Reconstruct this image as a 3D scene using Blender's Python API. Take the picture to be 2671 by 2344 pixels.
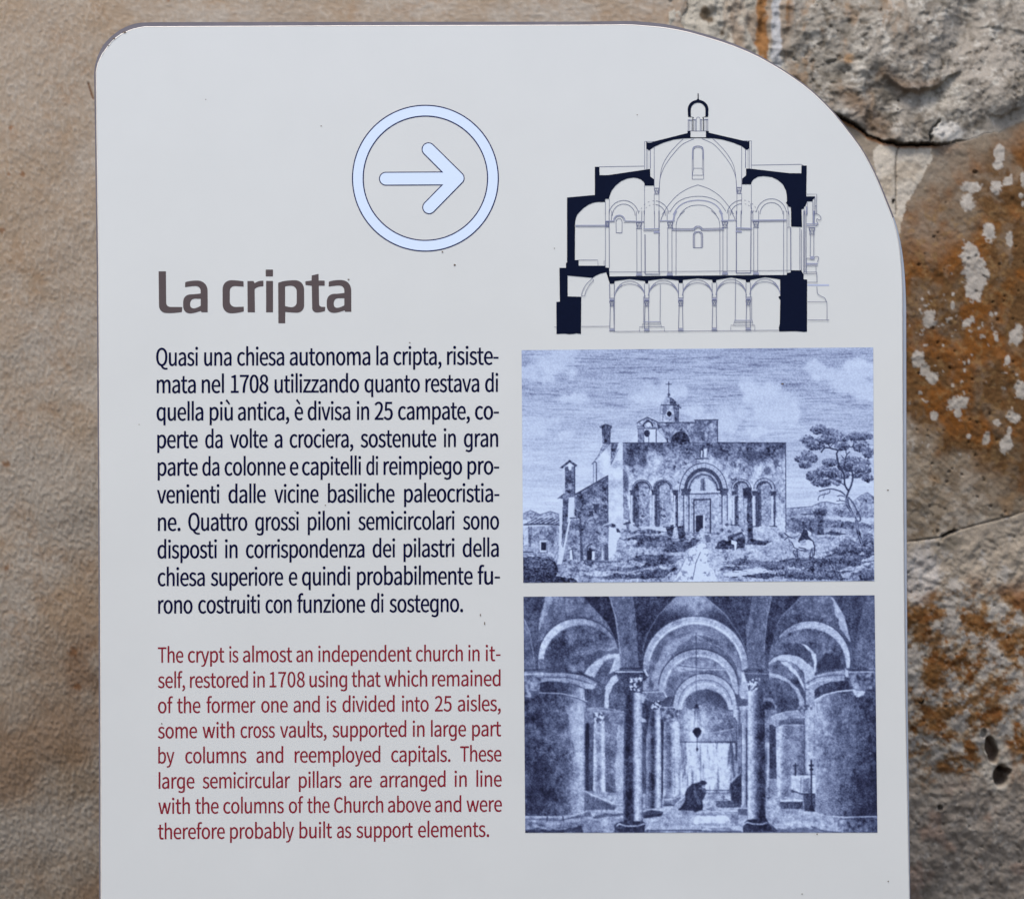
import bpy, math, json
import numpy as np
from mathutils import Vector
from mathutils.geometry import tessellate_polygon

# ------------------------------------------------------------------ camera, sky, sun, exposure
scene = bpy.context.scene
for o in list(bpy.data.objects):
    bpy.data.objects.remove(o)
COL = scene.collection
S = 0.000284                 # metres of board per photo pixel (board plane, about 0.6 m wide)
CX, CY, ZC, D = 1335.5, 1172.0, 1.25, 1.6
RND = np.random.RandomState(7)

cam = bpy.data.cameras.new("camera")
camo = bpy.data.objects.new("camera", cam)
COL.objects.link(camo)
camo.location = (0, -D, ZC)
camo.rotation_euler = (math.radians(90), 0, 0)
cam.sensor_width = 36
cam.lens = 36 * D / (2671 * S)
cam.clip_start, cam.clip_end = 0.05, 400
cam.dof.use_dof = True
cam.dof.focus_distance = D
cam.dof.aperture_fstop = 8.0
scene.camera = camo

SUN_EL, SUN_AZ = 62.0, 28.0           # azimuth: degrees to the viewer's left of straight behind the camera
w = bpy.data.worlds.new("World")
scene.world = w
w.use_nodes = True
nt = w.node_tree
nt.nodes.clear()
sky = nt.nodes.new("ShaderNodeTexSky")
sky.sky_type = 'NISHITA'
sky.sun_disc = False
sky.sun_elevation = math.radians(SUN_EL)
sky.sun_rotation = math.radians(180 + SUN_AZ)
sky.air_density, sky.dust_density, sky.ozone_density = 1.0, 3.0, 1.0
bg = nt.nodes.new("ShaderNodeBackground")
bg.inputs[1].default_value = 0.15
wo = nt.nodes.new("ShaderNodeOutputWorld")
nt.links.new(sky.outputs[0], bg.inputs[0])
nt.links.new(bg.outputs[0], wo.inputs[0])

sl = bpy.data.lights.new("sun", 'SUN')
sl.energy = 1.6
sl.angle = math.radians(16)
sl.color = (1.0, 0.95, 0.88)
so = bpy.data.objects.new("sun", sl)
COL.objects.link(so)
el, az = math.radians(SUN_EL), math.radians(SUN_AZ)
so.rotation_euler = Vector((math.sin(az) * math.cos(el), math.cos(az) * math.cos(el), -math.sin(el))).to_track_quat('-Z', 'Y').to_euler()
so.location = (-1, -3, 4)

scene.view_settings.view_transform = 'Standard'
scene.view_settings.look = 'None'
scene.view_settings.exposure = 0.68
scene.view_settings.gamma = 1.0
scene.view_settings.use_curve_mapping = False

# ------------------------------------------------------------------ helpers
CARD = np.array([1.07, 1.085, 1.135])         # what a white (albedo 1) card facing the camera shows, scene-linear
def lin(c):
    c = np.asarray(c, float) / 255.0
    return np.where(c <= 0.04045, c / 12.92, ((c + 0.055) / 1.055) ** 2.4)
def alb(c, card=None):
    """surface colour that shows as the sRGB value c on a card facing the camera"""
    return np.clip(lin(c) / (CARD if card is None else card), 0.003, 0.9)
def rgba(c):
    a = alb(c)
    return (float(a[0]), float(a[1]), float(a[2]), 1.0)

def P(x, y, h=0.0):
    """photo pixel on the board's plane -> world, h metres towards the viewer"""
    return ((x - CX) * S, -h, ZC + (CY - y) * S)

def mat(name, col=None, rough=0.5, attr=None, noise=0.0, nscale=300.0, bump=0.0, bscale=1500.0, spec=0.05, stretch=None):
    m = bpy.data.materials.new(name)
    m.use_nodes = True
    t = m.node_tree
    b = t.nodes["Principled BSDF"]
    b.inputs["Roughness"].default_value = rough
    b.inputs["Specular IOR Level"].default_value = spec
    src = None
    tc = t.nodes.new("ShaderNodeTexCoord")
    vec = tc.outputs["Object"]
    if stretch:
        mp = t.nodes.new("ShaderNodeMapping")
        mp.inputs["Scale"].default_value = stretch
        t.links.new(vec, mp.inputs[0])
        vec = mp.outputs[0]
    if attr:
        a = t.nodes.new("ShaderNodeAttribute")
        a.attribute_name = attr
        src = a.outputs["Color"]
    else:
        r = t.nodes.new("ShaderNodeRGB")
        r.outputs[0].default_value = col
        src = r.outputs[0]
    if noise:
        n = t.nodes.new("ShaderNodeTexNoise")
        n.inputs["Scale"].default_value = nscale
        n.inputs["Detail"].default_value = 5
        n.inputs["Roughness"].default_value = 0.6
        t.links.new(vec, n.inputs["Vector"])
        mr = t.nodes.new("ShaderNodeMapRange")
        mr.inputs[1].default_value, mr.inputs[2].default_value = 0.25, 0.75
        mr.inputs[3].default_value, mr.inputs[4].default_value = 1 - noise, 1 + noise
        t.links.new(n.outputs[0], mr.inputs[0])
        vm = t.nodes.new("ShaderNodeVectorMath")
        vm.operation = 'SCALE'
        t.links.new(src, vm.inputs[0])
        t.links.new(mr.outputs[0], vm.inputs["Scale"])
        src = vm.outputs[0]
    t.links.new(src, b.inputs["Base Color"])
    if bump:
        n = t.nodes.new("ShaderNodeTexNoise")
        n.inputs["Scale"].default_value = bscale
        n.inputs["Detail"].default_value = 4
        t.links.new(vec, n.inputs["Vector"])
        bp = t.nodes.new("ShaderNodeBump")
        bp.inputs["Strength"].default_value = bump
        bp.inputs["Distance"].default_value = 0.001
        t.links.new(n.outputs[0], bp.inputs["Height"])
        t.links.new(bp.outputs[0], b.inputs["Normal"])
    return m

def empty(name, label, cat, loc=(0, 0, 0)):
    o = bpy.data.objects.new(name, None)
    o.location = loc
    o.empty_display_size = 0.05
    COL.objects.link(o)
    o['label'] = label
    o['category'] = cat
    return o

def mk(name, verts, faces, material, parent=None, label=None, smooth=False, cols=None):
    me = bpy.data.meshes.new(name)
    me.from_pydata([tuple(v) for v in verts], [], faces)
    me.update()
    return obj(name, me, material, parent, label, smooth, cols)

def obj(name, me, material, parent=None, label=None, smooth=False, cols=None):
    if not isinstance(material, (list, tuple)):
        material = [material]
    for m in material:
        me.materials.append(m)
    if smooth:
        me.shade_smooth()
    if cols is not None:
        a = me.color_attributes.new("Col", 'FLOAT_COLOR', 'POINT')
        c = np.ones((len(me.vertices), 4), np.float32)
        c[:, :3] = cols
        a.data.foreach_set("color", c.ravel())
    o = bpy.data.objects.new(name, me)
    COL.objects.link(o)
    if parent:
        o.parent = parent
    if label:
        o['label'] = label
    return o

def quadmesh(name, V, quads):
    """mesh from numpy vertices (n,3) and quads (m,4)"""
    me = bpy.data.meshes.new(name)
    me.vertices.add(len(V))
    me.vertices.foreach_set("co", np.asarray(V, np.float32).ravel())
    nq = len(quads)
    me.loops.add(nq * 4)
    me.loops.foreach_set("vertex_index", np.asarray(quads, np.int32).ravel())
    me.polygons.add(nq)
    me.polygons.foreach_set("loop_start", np.arange(nq, dtype=np.int32) * 4)
    me.update(calc_edges=True)
    me.validate()
    return me

def gridquads(nr, nc):
    i = np.arange(nr * nc).reshape(nr, nc)
    return np.stack([i[:-1, :-1], i[1:, :-1], i[1:, 1:], i[:-1, 1:]], -1).reshape(-1, 4)

# ---- noise in numpy
def _hash(ix, iy, seed):
    h = (ix.astype(np.int64) * 374761393 + iy.astype(np.int64) * 668265263 + seed * 974711) & 0xffffffff
    h = ((h ^ (h >> 13)) * 1274126177) & 0xffffffff
    h = (h ^ (h >> 16)) & 0xffffffff
    return h / 4294967295.0
def vnoise(X, Y, seed=0):
    ix, iy = np.floor(X), np.floor(Y)
    fx, fy = X - ix, Y - iy
    fx = fx * fx * (3 - 2 * fx)
    fy = fy * fy * (3 - 2 * fy)
    a, b = _hash(ix, iy, seed), _hash(ix + 1, iy, seed)
    c, d = _hash(ix, iy + 1, seed), _hash(ix + 1, iy + 1, seed)
    return (a * (1 - fx) + b * fx) * (1 - fy) + (c * (1 - fx) + d * fx) * fy
def fbm(X, Y, size, octv=4, seed=0, gain=0.5):
    """0..1 fractal noise, size = largest feature"""
    r, amp, tot = 0, 1.0, 0.0
    for k in range(octv):
        ca, sa = math.cos(0.7 * k + 0.3), math.sin(0.7 * k + 0.3)
        f = 2.0 ** k / size
        r = r + amp * vnoise((X * ca - Y * sa) * f + 17.3 * k, (X * sa + Y * ca) * f - 9.1 * k, seed + k)
        tot += amp
        amp *= gain
    return r / tot
def ss(a, b, x):
    t = np.clip((x - a) / (b - a), 0, 1)
    return t * t * (3 - 2 * t)
def polydist(X, Y, pts):
    """distance to a polyline"""
    d = np.full(X.shape, 1e9)
    for (x0, y0), (x1, y1) in zip(pts[:-1], pts[1:]):
        dx, dy = x1 - x0, y1 - y0
        t = np.clip(((X - x0) * dx + (Y - y0) * dy) / (dx * dx + dy * dy + 1e-9), 0, 1)
        d = np.minimum(d, np.hypot(X - x0 - t * dx, Y - y0 - t * dy))
    return d
def inside(X, Y, poly):
    r = np.zeros(X.shape, bool)
    n = len(poly)
    for i in range(n):
        x0, y0 = poly[i]
        x1, y1 = poly[(i + 1) % n]
        if y0 == y1:
            continue
        c = (y0 > Y) != (y1 > Y)
        r ^= c & (X < (x1 - x0) * (Y - y0) / (y1 - y0) + x0)
    return r

# ---- flat shapes on the board
def rounded(pts, step=8):
    """polygon with a rounding radius per corner: (x, y, r)"""
    out, n = [], len(pts)
    P3 = [(p[0], p[1], p[2] if len(p) > 2 else 0) for p in pts]
    for i in range(n):
        a, b, c = Vector(P3[i - 1][:2]), Vector(P3[i][:2]), Vector(P3[(i + 1) % n][:2])
        r = P3[i][2]
        u, v = (a - b), (c - b)
        lu, lv = u.length, v.length
        if r <= 0 or lu < 1e-6 or lv < 1e-6:
            out.append((b.x, b.y))
            continue
        q = min(r, lu * r / (r + P3[i - 1][2]), lv * r / (r + P3[(i + 1) % n][2]))
        p0, p2 = b + u / lu * q, b + v / lv * q
        for k in range(step + 1):
            t = k / step
            w0 = (1 - t) ** 2; w1 = 2 * t * (1 - t) * 0.82; w2 = t * t
            p = (p0 * w0 + b * w1 + p2 * w2) / (w0 + w1 + w2)
            out.append((p.x, p.y))
    return out
class Flat:
    """collects flat polygons lying on the board"""
    def __init__(self):
        self.v, self.f, self.n = [], [], 0
    def poly(self, contours, h):
        allp = [p for c in contours for p in c]
        base = len(self.v)
        tri = tessellate_polygon([[Vector((x, -y, 0)) for x, y in c] for c in contours])
        self.v += [P(x, y, h) for x, y in allp]
        for t in tri:
            a, b, c = (allp[i] for i in t)
            area = (b[0] - a[0]) * (c[1] - a[1]) - (b[1] - a[1]) * (c[0] - a[0])
            if abs(area) < 1e-9:
                continue
            t = t if area < 0 else (t[0], t[2], t[1])
            self.f.append(tuple(base + i for i in t))
    def line(self, pts, width, h):
        n = len(pts)
        L, R = [], []
        for i in range(n):
            a, b = pts[max(i - 1, 0)], pts[min(i + 1, n - 1)]
            dx, dy = b[0] - a[0], b[1] - a[1]
            l = math.hypot(dx, dy) or 1.0
            nx, ny = -dy / l * width / 2, dx / l * width / 2
            L.append((pts[i][0] + nx, pts[i][1] + ny))
            R.append((pts[i][0] - nx, pts[i][1] - ny))
        base = len(self.v)
        self.v += [P(x, y, h) for x, y in L] + [P(x, y, h) for x, y in R]
        for i in range(n - 1):
            self.f.append((base + i, base + i + 1, base + n + i + 1, base + n + i))
    def build(self, name, m, parent, label=None):
        return mk(name, self.v, self.f, m, parent, label)
    def merge(self, *others):
        """append other prints, each keeping its own ink: returns the material index per face"""
        idx = [0] * len(self.f)
        for k, o in enumerate(others):
            b = len(self.v)
            self.v += o.v
            self.f += [tuple(b + i for i in q) for q in o.f]
            idx += [k + 1] * len(o.f)
        return idx

def prism(outline, h0, h1):
    """closed solid from a photo-pixel outline, h0 (back) to h1 (front) metres"""
    n = len(outline)
    v = [P(x, y, h1) for x, y in outline] + [P(x, y, h0) for x, y in outline]
    f = []
    for t in tessellate_polygon([[Vector((x, -y, 0)) for x, y in outline]]):
        f.append(tuple(t))
        f.append(tuple(n + i for i in reversed(t)))
    for i in range(n):
        j = (i + 1) % n
        f.append((i, j, n + j, n + i))
    return v, f
def fixnormals(o):
    import bmesh
    bm = bmesh.new()
    bm.from_mesh(o.data)
    bmesh.ops.recalc_face_normals(bm, faces=bm.faces)
    bm.to_mesh(o.data)
    bm.free()
def arc(cx, cy, rx, ry, a0, a1, n=20):
    return [(cx + rx * math.cos(math.radians(a0 + (a1 - a0) * k / n)),
             cy + ry * math.sin(math.radians(a0 + (a1 - a0) * k / n))) for k in range(n + 1)]
def smoothline(pts, n=6):
    """Catmull-Rom through the points"""
    out = []
    for i in range(len(pts) - 1):
        p0, p1, p2, p3 = pts[max(i - 1, 0)], pts[i], pts[i + 1], pts[min(i + 2, len(pts) - 1)]
        for k in range(n):
            t = k / n
            out.append(tuple(0.5 * (2 * p1[j] + (p2[j] - p0[j]) * t + (2 * p0[j] - 5 * p1[j] + 4 * p2[j] - p3[j]) * t * t
                       + (3 * p1[j] - p0[j] - 3 * p2[j] + p3[j]) * t ** 3) for j in (0, 1)))
    out.append(tuple(pts[-1]))
    return out

# ------------------------------------------------------------------ the setting: ground and the old wall
GROUND_V = CY + ZC / S
def ground():
    n = 24
    xs = np.concatenate([-np.geomspace(120, 1.5, n), np.linspace(-1.2, 1.2, 13), np.geomspace(1.5, 120, n)])
    ys = np.concatenate([-np.geomspace(120, 2.2, n), np.linspace(-2, 1.0, 16), np.geomspace(1.4, 120, n)])
    X, Y = np.meshgrid(xs, ys)
    Z = (fbm(X * 10, Y * 10, 8, 3, 3) - 0.5) * 0.012
    Z[np.hypot(X, Y) < 0.5] = 0.0
    Z = np.minimum(Z, 0.0)
    V = np.stack([X, Y, Z], -1).reshape(-1, 3)
    me = quadmesh("ground", V, gridquads(len(ys), len(xs)))
    o = obj("ground", me, mat("trodden_ground", (0.085, 0.075, 0.062, 1), 0.95, noise=0.35, nscale=9, bump=0.6, bscale=60), smooth=True)
    o['kind'] = 'structure'
ground()

def spacing(*parts):
    r = [np.arange(a, b, s) for a, b, s in parts]
    return np.concatenate(r + [[parts[-1][1]]])
WALLD = 0.25
def wall_depth(V):
    """smooth bulge given to the wall so light fades downwards: leans back above, undercut below; metres behind the board's plane"""
    z = (CY + 30 - V) * S * 1.15
    zz = np.clip(z, -0.62, 0.62)
    p = zz * zz / (2 * 1.4) + (np.abs(z) - np.abs(zz)) * 0.10  # made-up curve that grades the daylight from top to foot
    return WALLD + p
def wall_points(U, V, H):
    """photo pixel seen on the wall + relief H (metres towards the viewer) -> world"""
    d = wall_depth(V)
    k = (D + d) / D
    X = (U - CX) * S * k
    Z = np.maximum(ZC + (CY - V) * S * k, 0.0)
    Y = d - H
    return np.stack([X, Y, Z], -1)
def wall_solid(name, U1, V1, H, C, m, parent=None, label=None, cells=None, back=0.75):
    """relief mesh closed at its border by sides and a back, so the wall has its thickness"""
    nr, nc = len(V1), len(U1)
    UU, VV = np.meshgrid(U1, V1)
    W = wall_points(UU, VV, H).reshape(-1, 3)
    q = gridquads(nr, nc)
    if cells is not None:
        q = q[cells.reshape(-1)]
    e = np.concatenate([q[:, [0, 1]], q[:, [1, 2]], q[:, [2, 3]], q[:, [3, 0]]])
    key = np.sort(e, 1)
    _, inv, cnt = np.unique(key, axis=0, return_inverse=True, return_counts=True)
    be = e[cnt[inv.ravel()] == 1]
    used = np.unique(q)
    remap = -np.ones(nr * nc, np.int64)
    remap[used] = np.arange(len(used))
    Vt = W[used]
    Cc = C.reshape(-1, 3)[used]
    n = len(used)
    bv = np.unique(be)
    rb = {int(b): n + i for i, b in enumerate(bv)}
    Vb = W[bv].copy()
    Vb[:, 1] = back
    sides = np.array([[remap[b], remap[a], rb[int(a)], rb[int(b)]] for a, b in be])
    Q = np.concatenate([remap[q], sides])
    me = quadmesh(name, np.concatenate([Vt, Vb]), Q)
    return obj(name, me, m, parent, label, True, np.concatenate([Cc, C.reshape(-1, 3)[bv]]))
def mixc(C, col, f):
    f = np.clip(f, 0, 1)[..., None]
    return C * (1 - f) + alb(col) * f

# ---- rendered plaster on the left and along the top
def plaster():
    U1 = spacing((-1300, -60, 62), (-60, 290, 2.5), (290, 1740, 6), (1740, 1812, 2.5))
    V1 = spacing((-900, -60, 70), (-60, 95, 2.5), (95, 2420, 3.4), (2420, 4900, 124))
    U, V = np.meshgrid(U1, V1)
    U, V = U + (fbm(U, V, 60, 2, 90) - .5) * 2, V
    big = fbm(U, V, 420, 4, 11)
    mid = fbm(U * 1.15, V, 60, 3, 12)
    g1 = fbm(U * 1.2, V * 0.7, 7.5, 3, 13, .6)
    g2 = fbm(U * 1.15, V * .85, 6.0, 2, 14) ** 1.5
    trow = np.abs(fbm(U + V * .35, V * 2.2 - U * .5, 70, 3, 15) - .5) * 2
    H = (big - .5) * .012 + (mid - .5) * .0010 + (g1 - .5) * .0008 + (g2 - .5) * .0011
    H += ss(.10, .0, trow) * .0001
    # the plaster stops against the stone in a ragged, broken edge
    H -= ss(1772, 1800, U + (mid - .5) * 30) * .004
    rag = 1789 + (fbm(U * 0 + 7, V, 60, 5, 46, .65) - .5) * 46
    C = np.zeros(U.shape + (3,)) + alb((166, 154, 141))
    C = mixc(C, (174, 168, 161), ss(.44, .64, fbm(U, V, 260, 4, 21)) * .7)
    C = mixc(C, (162, 139, 113), ss(.46, .74, fbm(U, V, 140, 4, 22)) * .4)
    C = mixc(C, (152, 120, 88), ss(.46, .74, fbm(U, V, 30, 4, 23, .6)) * ss(.40, .62, fbm(U, V, 170, 3, 24)) * .35)
    C = mixc(C, (200, 194, 187), ss(.42, .7, g2) * .30)
    C = mixc(C, (156, 134, 110), ss(.30, .12, g2) * .30)
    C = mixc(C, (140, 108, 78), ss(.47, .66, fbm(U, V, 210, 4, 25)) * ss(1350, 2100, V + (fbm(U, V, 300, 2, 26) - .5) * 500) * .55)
    C = mixc(C, (128, 92, 60), ss(1.3, .4, np.hypot((U - 215) / 60, (V - 1740) / 90) + (mid - .5) * 1.6) * .55)
    # a few rust flecks and the hair-like scratch beside the sign
    for (x, y, r) in ((4, 600, 13), (60, 455, 9), (440, 1, 10), (15, 1210, 14), (30, 335, 8), (200, 1790, 14), (190, 1700, 22), (18, 1480, 12), (25, 455, 6)):
        C = mixc(C, (128, 84, 46), ss(1.0, .3, np.hypot(U - x, (V - y)) / r + (g1 - .5) * 1.2) * .7)
    dl = polydist(U, V, [(231, 218), (236, 236), (243, 258)])
    C = mixc(C, (105, 66, 38), ss(3.2, 1.2, dl) * .9)
    H -= ss(4.5, 1.0, dl) * .001
    C = C * np.array([.76, .745, .73])
    m = mat("lime_plaster", None, 0.92, attr="Col", noise=0.10, nscale=1200, bump=0.3, bscale=1500, spec=0.2)
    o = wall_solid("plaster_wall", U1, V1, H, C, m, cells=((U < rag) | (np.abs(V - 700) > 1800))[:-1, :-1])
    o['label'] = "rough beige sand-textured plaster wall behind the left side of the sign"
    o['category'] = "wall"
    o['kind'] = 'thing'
plaster()

# ---- weathered stone on the right
def stone():
    U1 = spacing((1745, 2290, 3.4), (2290, 2740, 2.6), (2740, 4000, 63))
    V1 = spacing((-900, -60, 70), (-60, 720, 2.8), (720, 2420, 3.2), (2420, 4900, 124))
    U, V = np.meshgrid(U1, V1)
    wx = (fbm(U, V, 90, 3, 31) - .5) * 50
    wy = (fbm(U, V, 90, 3, 32) - .5) * 50
    Uw, Vw = U + wx, V + wy
    fine = fbm(U, V, 9, 3, 33, .6)
    mid = fbm(Uw, Vw, 46, 4, 34, .55)
    big = fbm(Uw, Vw, 240, 4, 35)
    ridg = 1 - np.abs(fbm(Uw * .8 + V * .3, Vw, 150, 4, 36) - .5) * 2.4
    def line_v(pts):
        xs = [p[0] for p in pts]; ys = [p[1] for p in pts]
        return np.interp(U, xs, ys)
    jit = (fbm(U, V, 22, 2, 37) - .5) * 9
    crack1 = [(1745, 100), (2100, 272), (2190, 306), (2215, 320), (2262, 348), (2305, 372), (2335, 378), (2450, 374), (2520, 366), (2600, 345), (2740, 296), (4000, 200)]
    crack2 = [(1745, 1470), (2360, 1414), (2450, 1402), (2480, 1388), (2560, 1366), (2640, 1346), (2740, 1312), (4000, 1250)]
    v1, v2 = line_v(crack1), line_v(crack2)
    v1 = v1 + (fbm(U, U * 0 + 3.3, 30, 3, 45, .6) - .5) * 15 * ss(2100, 2160, U)
    up = ss(4, -4, V - v1 + jit * .3)                 # 1 on the upper block
    low = ss(-4, 4, V - v2)                           # 1 on the lowest block
    H = (fine - .5) * .0014 + (big - .5) * .010
    # upper block: lumpy, swelling over the joint
    rough = fbm(Uw * .5 + U * .5, Vw * .5 + V * .5, 22, 5, 43, .66)
    pits = ss(.60, .72, fbm(U, V, 17, 4, 48, .6)) * ss(.42, .60, fbm(U, V, 130, 3, 49))
    lump = (mid - .5) * .0075 + (1 - np.abs(fbm(Uw * .8 + V * .4, Vw, 80, 4, 36) - .5) * 2.4) * .0035 + (rough - .5) * .0046 - pits * .0016
    lump += .018 * np.exp(-(((U - 2330) / 120) ** 2 + ((V - 120) / 130) ** 2))
    lump += .010 * np.exp(-(((U - 2600) / 90) ** 2 + ((V - 230) / 80) ** 2))
    lump += .008 * np.exp(-(((U - 2100) / 120) ** 2 + ((V - 60) / 120) ** 2))
    lump -= ss(75, 0, polydist(Uw, Vw, [(2440, 235), (2490, 150), (2530, 30)])) * .008
    lump -= ss(60, 0, polydist(Uw, Vw, [(2280, 215), (2310, 270), (2290, 340)])) * .006
    wj = (fbm(U, V, 30, 4, 44, .6) - .5) * 26
    for pts, amp in (([(2290, 190), (2345, 236), (2390, 240), (2440, 222), (2520, 180)], .007), ([(2560, 285), (2605, 308), (2640, 288), (2690, 255)], .006),
                     ([(2545, 70), (2620, 74), (2690, 98)], .003), ([(2370, 50), (2400, 43), (2430, 36)], .0025)):
        px, py = [q[0] for q in pts], [q[1] for q in pts]
        sd = V + wj - np.interp(U, px, py)
        win = ss(px[0] - 10, px[0] + 40, U) * ss(px[-1] + 10, px[-1] - 50, U)
        lump += np.where(sd < 0, np.exp(sd / 55), ss(7, 0, sd)) * amp * win
    taper = ss(2540, 2400, U)
    H += up * (lump * ss(0, 70, v1 - V + 58 * taper) + (.0015 + .0035 * ss(120, 10, v1 - V)) * taper)
    # middle block: smooth dressed face, combed diagonally
    comb = fbm(U * .55 + V * .5, (V - U) * 1.6, 40, 3, 38)
    H += (1 - up) * (1 - low) * ss(-4, 50, v2 - V) * ((mid - .5) * .0025 + (comb - .5) * .0022)
    # lowest block: pitted and crusted
    H += low * ((mid - .5) * .0035 + (fbm(U, V, 20, 4, 39, .6) - .5) * .0038) * ss(-4, 60, V - v2)
    H -= ss(1850, 1790, U) * .011 * ss(3000, 2600, V)
    # joints
    g1 = ss(3.4 + jit * .7, .6, np.abs(V - v1 - 1)) * ss(2100, 2185, U) * ss(2530, 2400, U)
    H -= g1 * .016
    g2 = ss(4.5, .5, np.abs(V - v2)) * (0.12 + 0.88 * ss(2450, 2468, U) * ss(2500, 2484, U)) * ss(2330, 2400, U) * ss(2680, 2630, U)
    H -= g2 * .010
    hair = [(2348, 378), (2338, 398), (2336, 430), (2337, 500), (2338, 560)]
    dh = polydist(U + (fine - .5) * 5, V, hair)
    H -= ss(3, .5, dh) * .002
    hair2 = [(2424, 372), (2422, 352), (2432, 335), (2448, 318)]
    H -= ss(5, 1, polydist(U + (fine - .5) * 8, V, hair2)) * .008
    # two holes and small pits
    def hole(cx, cy, rx, ry, ang, deep, soft=.25):
        nonlocal H
        ca, sa = math.cos(math.radians(ang)), math.sin(math.radians(ang))
        dx, dy = U - cx, V - cy
        r = np.hypot((dx * ca + dy * sa) / rx, (-dx * sa + dy * ca) / ry) + (fbm(U, V, 20, 2, 41) - .5) * .5
        k = ss(1 + soft, 1 - soft, r)
        H = H - k * deep
        return k
    holes = hole(2588, 1956, 14, 31, -14, .018)
    holes = np.maximum(holes, hole(2610, 2024, 17, 27, 8, .026))
    holes = np.maximum(holes, hole(2628, 2012, 9, 9, 0, .02))
    hole(2566, 1912, 7, 10, 10, .007); hole(2453, 2107, 6, 6, 0, .008); hole(2543, 450, 6, 5, 0, .004)
    for i in range(150):
        x, y = RND.uniform(2360, 2671), RND.uniform(600, 2344)
        s = RND.uniform(1.5, 4.5)
        sel = (np.abs(U - x) < 14) & (np.abs(V - y) < 14)
        H[sel] -= ss(1.3, .4, np.hypot(U[sel] - x, V[sel] - y) / s) * .0022
    # ---------------- colours (those of the stone, crust and stains themselves)
    C = np.zeros(U.shape + (3,)) + alb((178, 170, 160))
    n1 = fbm(Uw, Vw, 120, 5, 51, .6)
    n2 = fbm(Uw, Vw, 46, 4, 52, .6)
    n3 = fbm(U, V, 18, 3, 53, .6)
    # upper block
    Cu = np.zeros(U.shape + (3,)) + alb((166, 158, 149))
    Cu = mixc(Cu, (196, 190, 181), ss(.48, .68, n1) * .7)
    Cu = mixc(Cu, (132, 124, 114), ss(.50, .66, fbm(Uw, Vw, 150, 4, 73)) * .55)
    Cu = mixc(Cu, (120, 112, 102), ss(.52, .68, fbm(U, V, 15, 4, 74, .65)) * ss(.4, .6, n1 * .5 + n2 * .5) * .75)
    Cu = mixc(Cu, (212, 207, 200), ss(.58, .72, fbm(U, V, 24, 4, 75, .65)) * .6)
    Cu = mixc(Cu, (148, 116, 84), ss(.52, .72, fbm(Uw * 1.3, Vw * .7, 44, 5, 54, .62)) * ss(2480, 2260, U) * .6)
    Cu = mixc(Cu, (110, 101, 90), ss(.54, .72, n2) * .5)
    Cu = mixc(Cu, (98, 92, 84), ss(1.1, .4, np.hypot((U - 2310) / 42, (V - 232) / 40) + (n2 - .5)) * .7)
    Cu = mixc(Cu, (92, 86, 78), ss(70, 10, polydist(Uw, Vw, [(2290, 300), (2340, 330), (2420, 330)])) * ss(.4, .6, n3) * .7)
    Cu = mixc(Cu, (122, 90, 58), ss(36, 6, polydist(Uw, Vw, [(2200, 245), (2255, 290), (2300, 350)])) * .6)
    Cu = mixc(Cu, (160, 122, 80), ss(1.1, .5, np.hypot((U - 2208) / 16, (V - 160) / 17)) * .8)
    Cu = mixc(Cu, (214, 209, 204), ss(1.05, .7, np.hypot((U - 2470) / 52, (V - 345) / 26) + (n2 - .5) * .6) * .9)
    Cu = mixc(Cu, (96, 88, 78), ss(.60, .74, n3) * .55)
    Cu = mixc(Cu, (134, 96, 60), ss(22, 4, polydist(Uw * .4 + U * .6, Vw * .4 + V * .6, [(2300, 195), (2345, 236), (2390, 238), (2440, 220)])) * .3)
    Cu = mixc(Cu, (88, 76, 62), pits * .55)
    # left strip of old mortar with rust streaks
    strip = ss(2075, 2030, U + (n1 - .5) * 60) * ss(240, 170, V)
    Cm = np.zeros(U.shape + (3,)) + alb((186, 179, 168))
    Cm = mixc(Cm, (92, 74, 54), ss(.56, .72, fbm(U * 1.5, V * .9, 34, 3, 55)) * ss(1805, 1830, U) * ss(1990, 1900, U) * .9)
    Cm = mixc(Cm, (150, 130, 112), ss(.45, .62, fbm(U * 1.8, V * .5, 60, 3, 56)) * .7)
    wob = (fbm(U, V * 2, 40, 3, 57) - .5) * 22
    Cm = mixc(Cm, (152, 108, 66), ss(17, 11, np.abs(U + wob * .8 - 1983 - V * .02)) * ss(.30, .45, fbm(U, V, 38, 3, 58)))
    Cm = mixc(Cm, (146, 106, 66), ss(14, 8, np.abs(U + wob - 2062)) * ss(110, 60, V + wob) * ss(.32, .5, fbm(U, V, 30, 3, 59)))
    Cm = mixc(Cm, (190, 192, 198), ss(15, 9, np.abs(U + wob * .7 - 2022)) * ss(.36, .5, fbm(U, V * .6, 40, 3, 60)) * .85)
    Cu = Cu * (1 - strip[..., None]) + Cm * strip[..., None]
    H += strip * (fbm(U * 1.4, V * .6, 30, 3, 61) - .5) * .010
    # middle block
    Cb = np.zeros(U.shape + (3,)) + alb((146, 135, 122))
    Cb = mixc(Cb, (166, 158, 148), ss(.5, .66, n1) * .45 + ss(.55, .7, n3) * .3)
    brown = ss(400, 800, V + (n1 - .5) * 420 + (U - 2500) * .9 + 90) * ss(1330, 1130, V + (n1 - .5) * 300 - (U - 2500) * .4)
    Cb = mixc(Cb, (106, 77, 46), brown * (.70 + .5 * ss(.34, .62, n2)))
    Cb = mixc(Cb, (130, 80, 28), brown * ss(.47, .68, fbm(U * .8 + V * .4, (V - U) * .8, 70, 4, 62)) * .85)
    Cb = mixc(Cb, (92, 76, 56), brown * ss(.55, .7, fbm(Uw, Vw, 90, 3, 63)) * .55)
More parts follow.
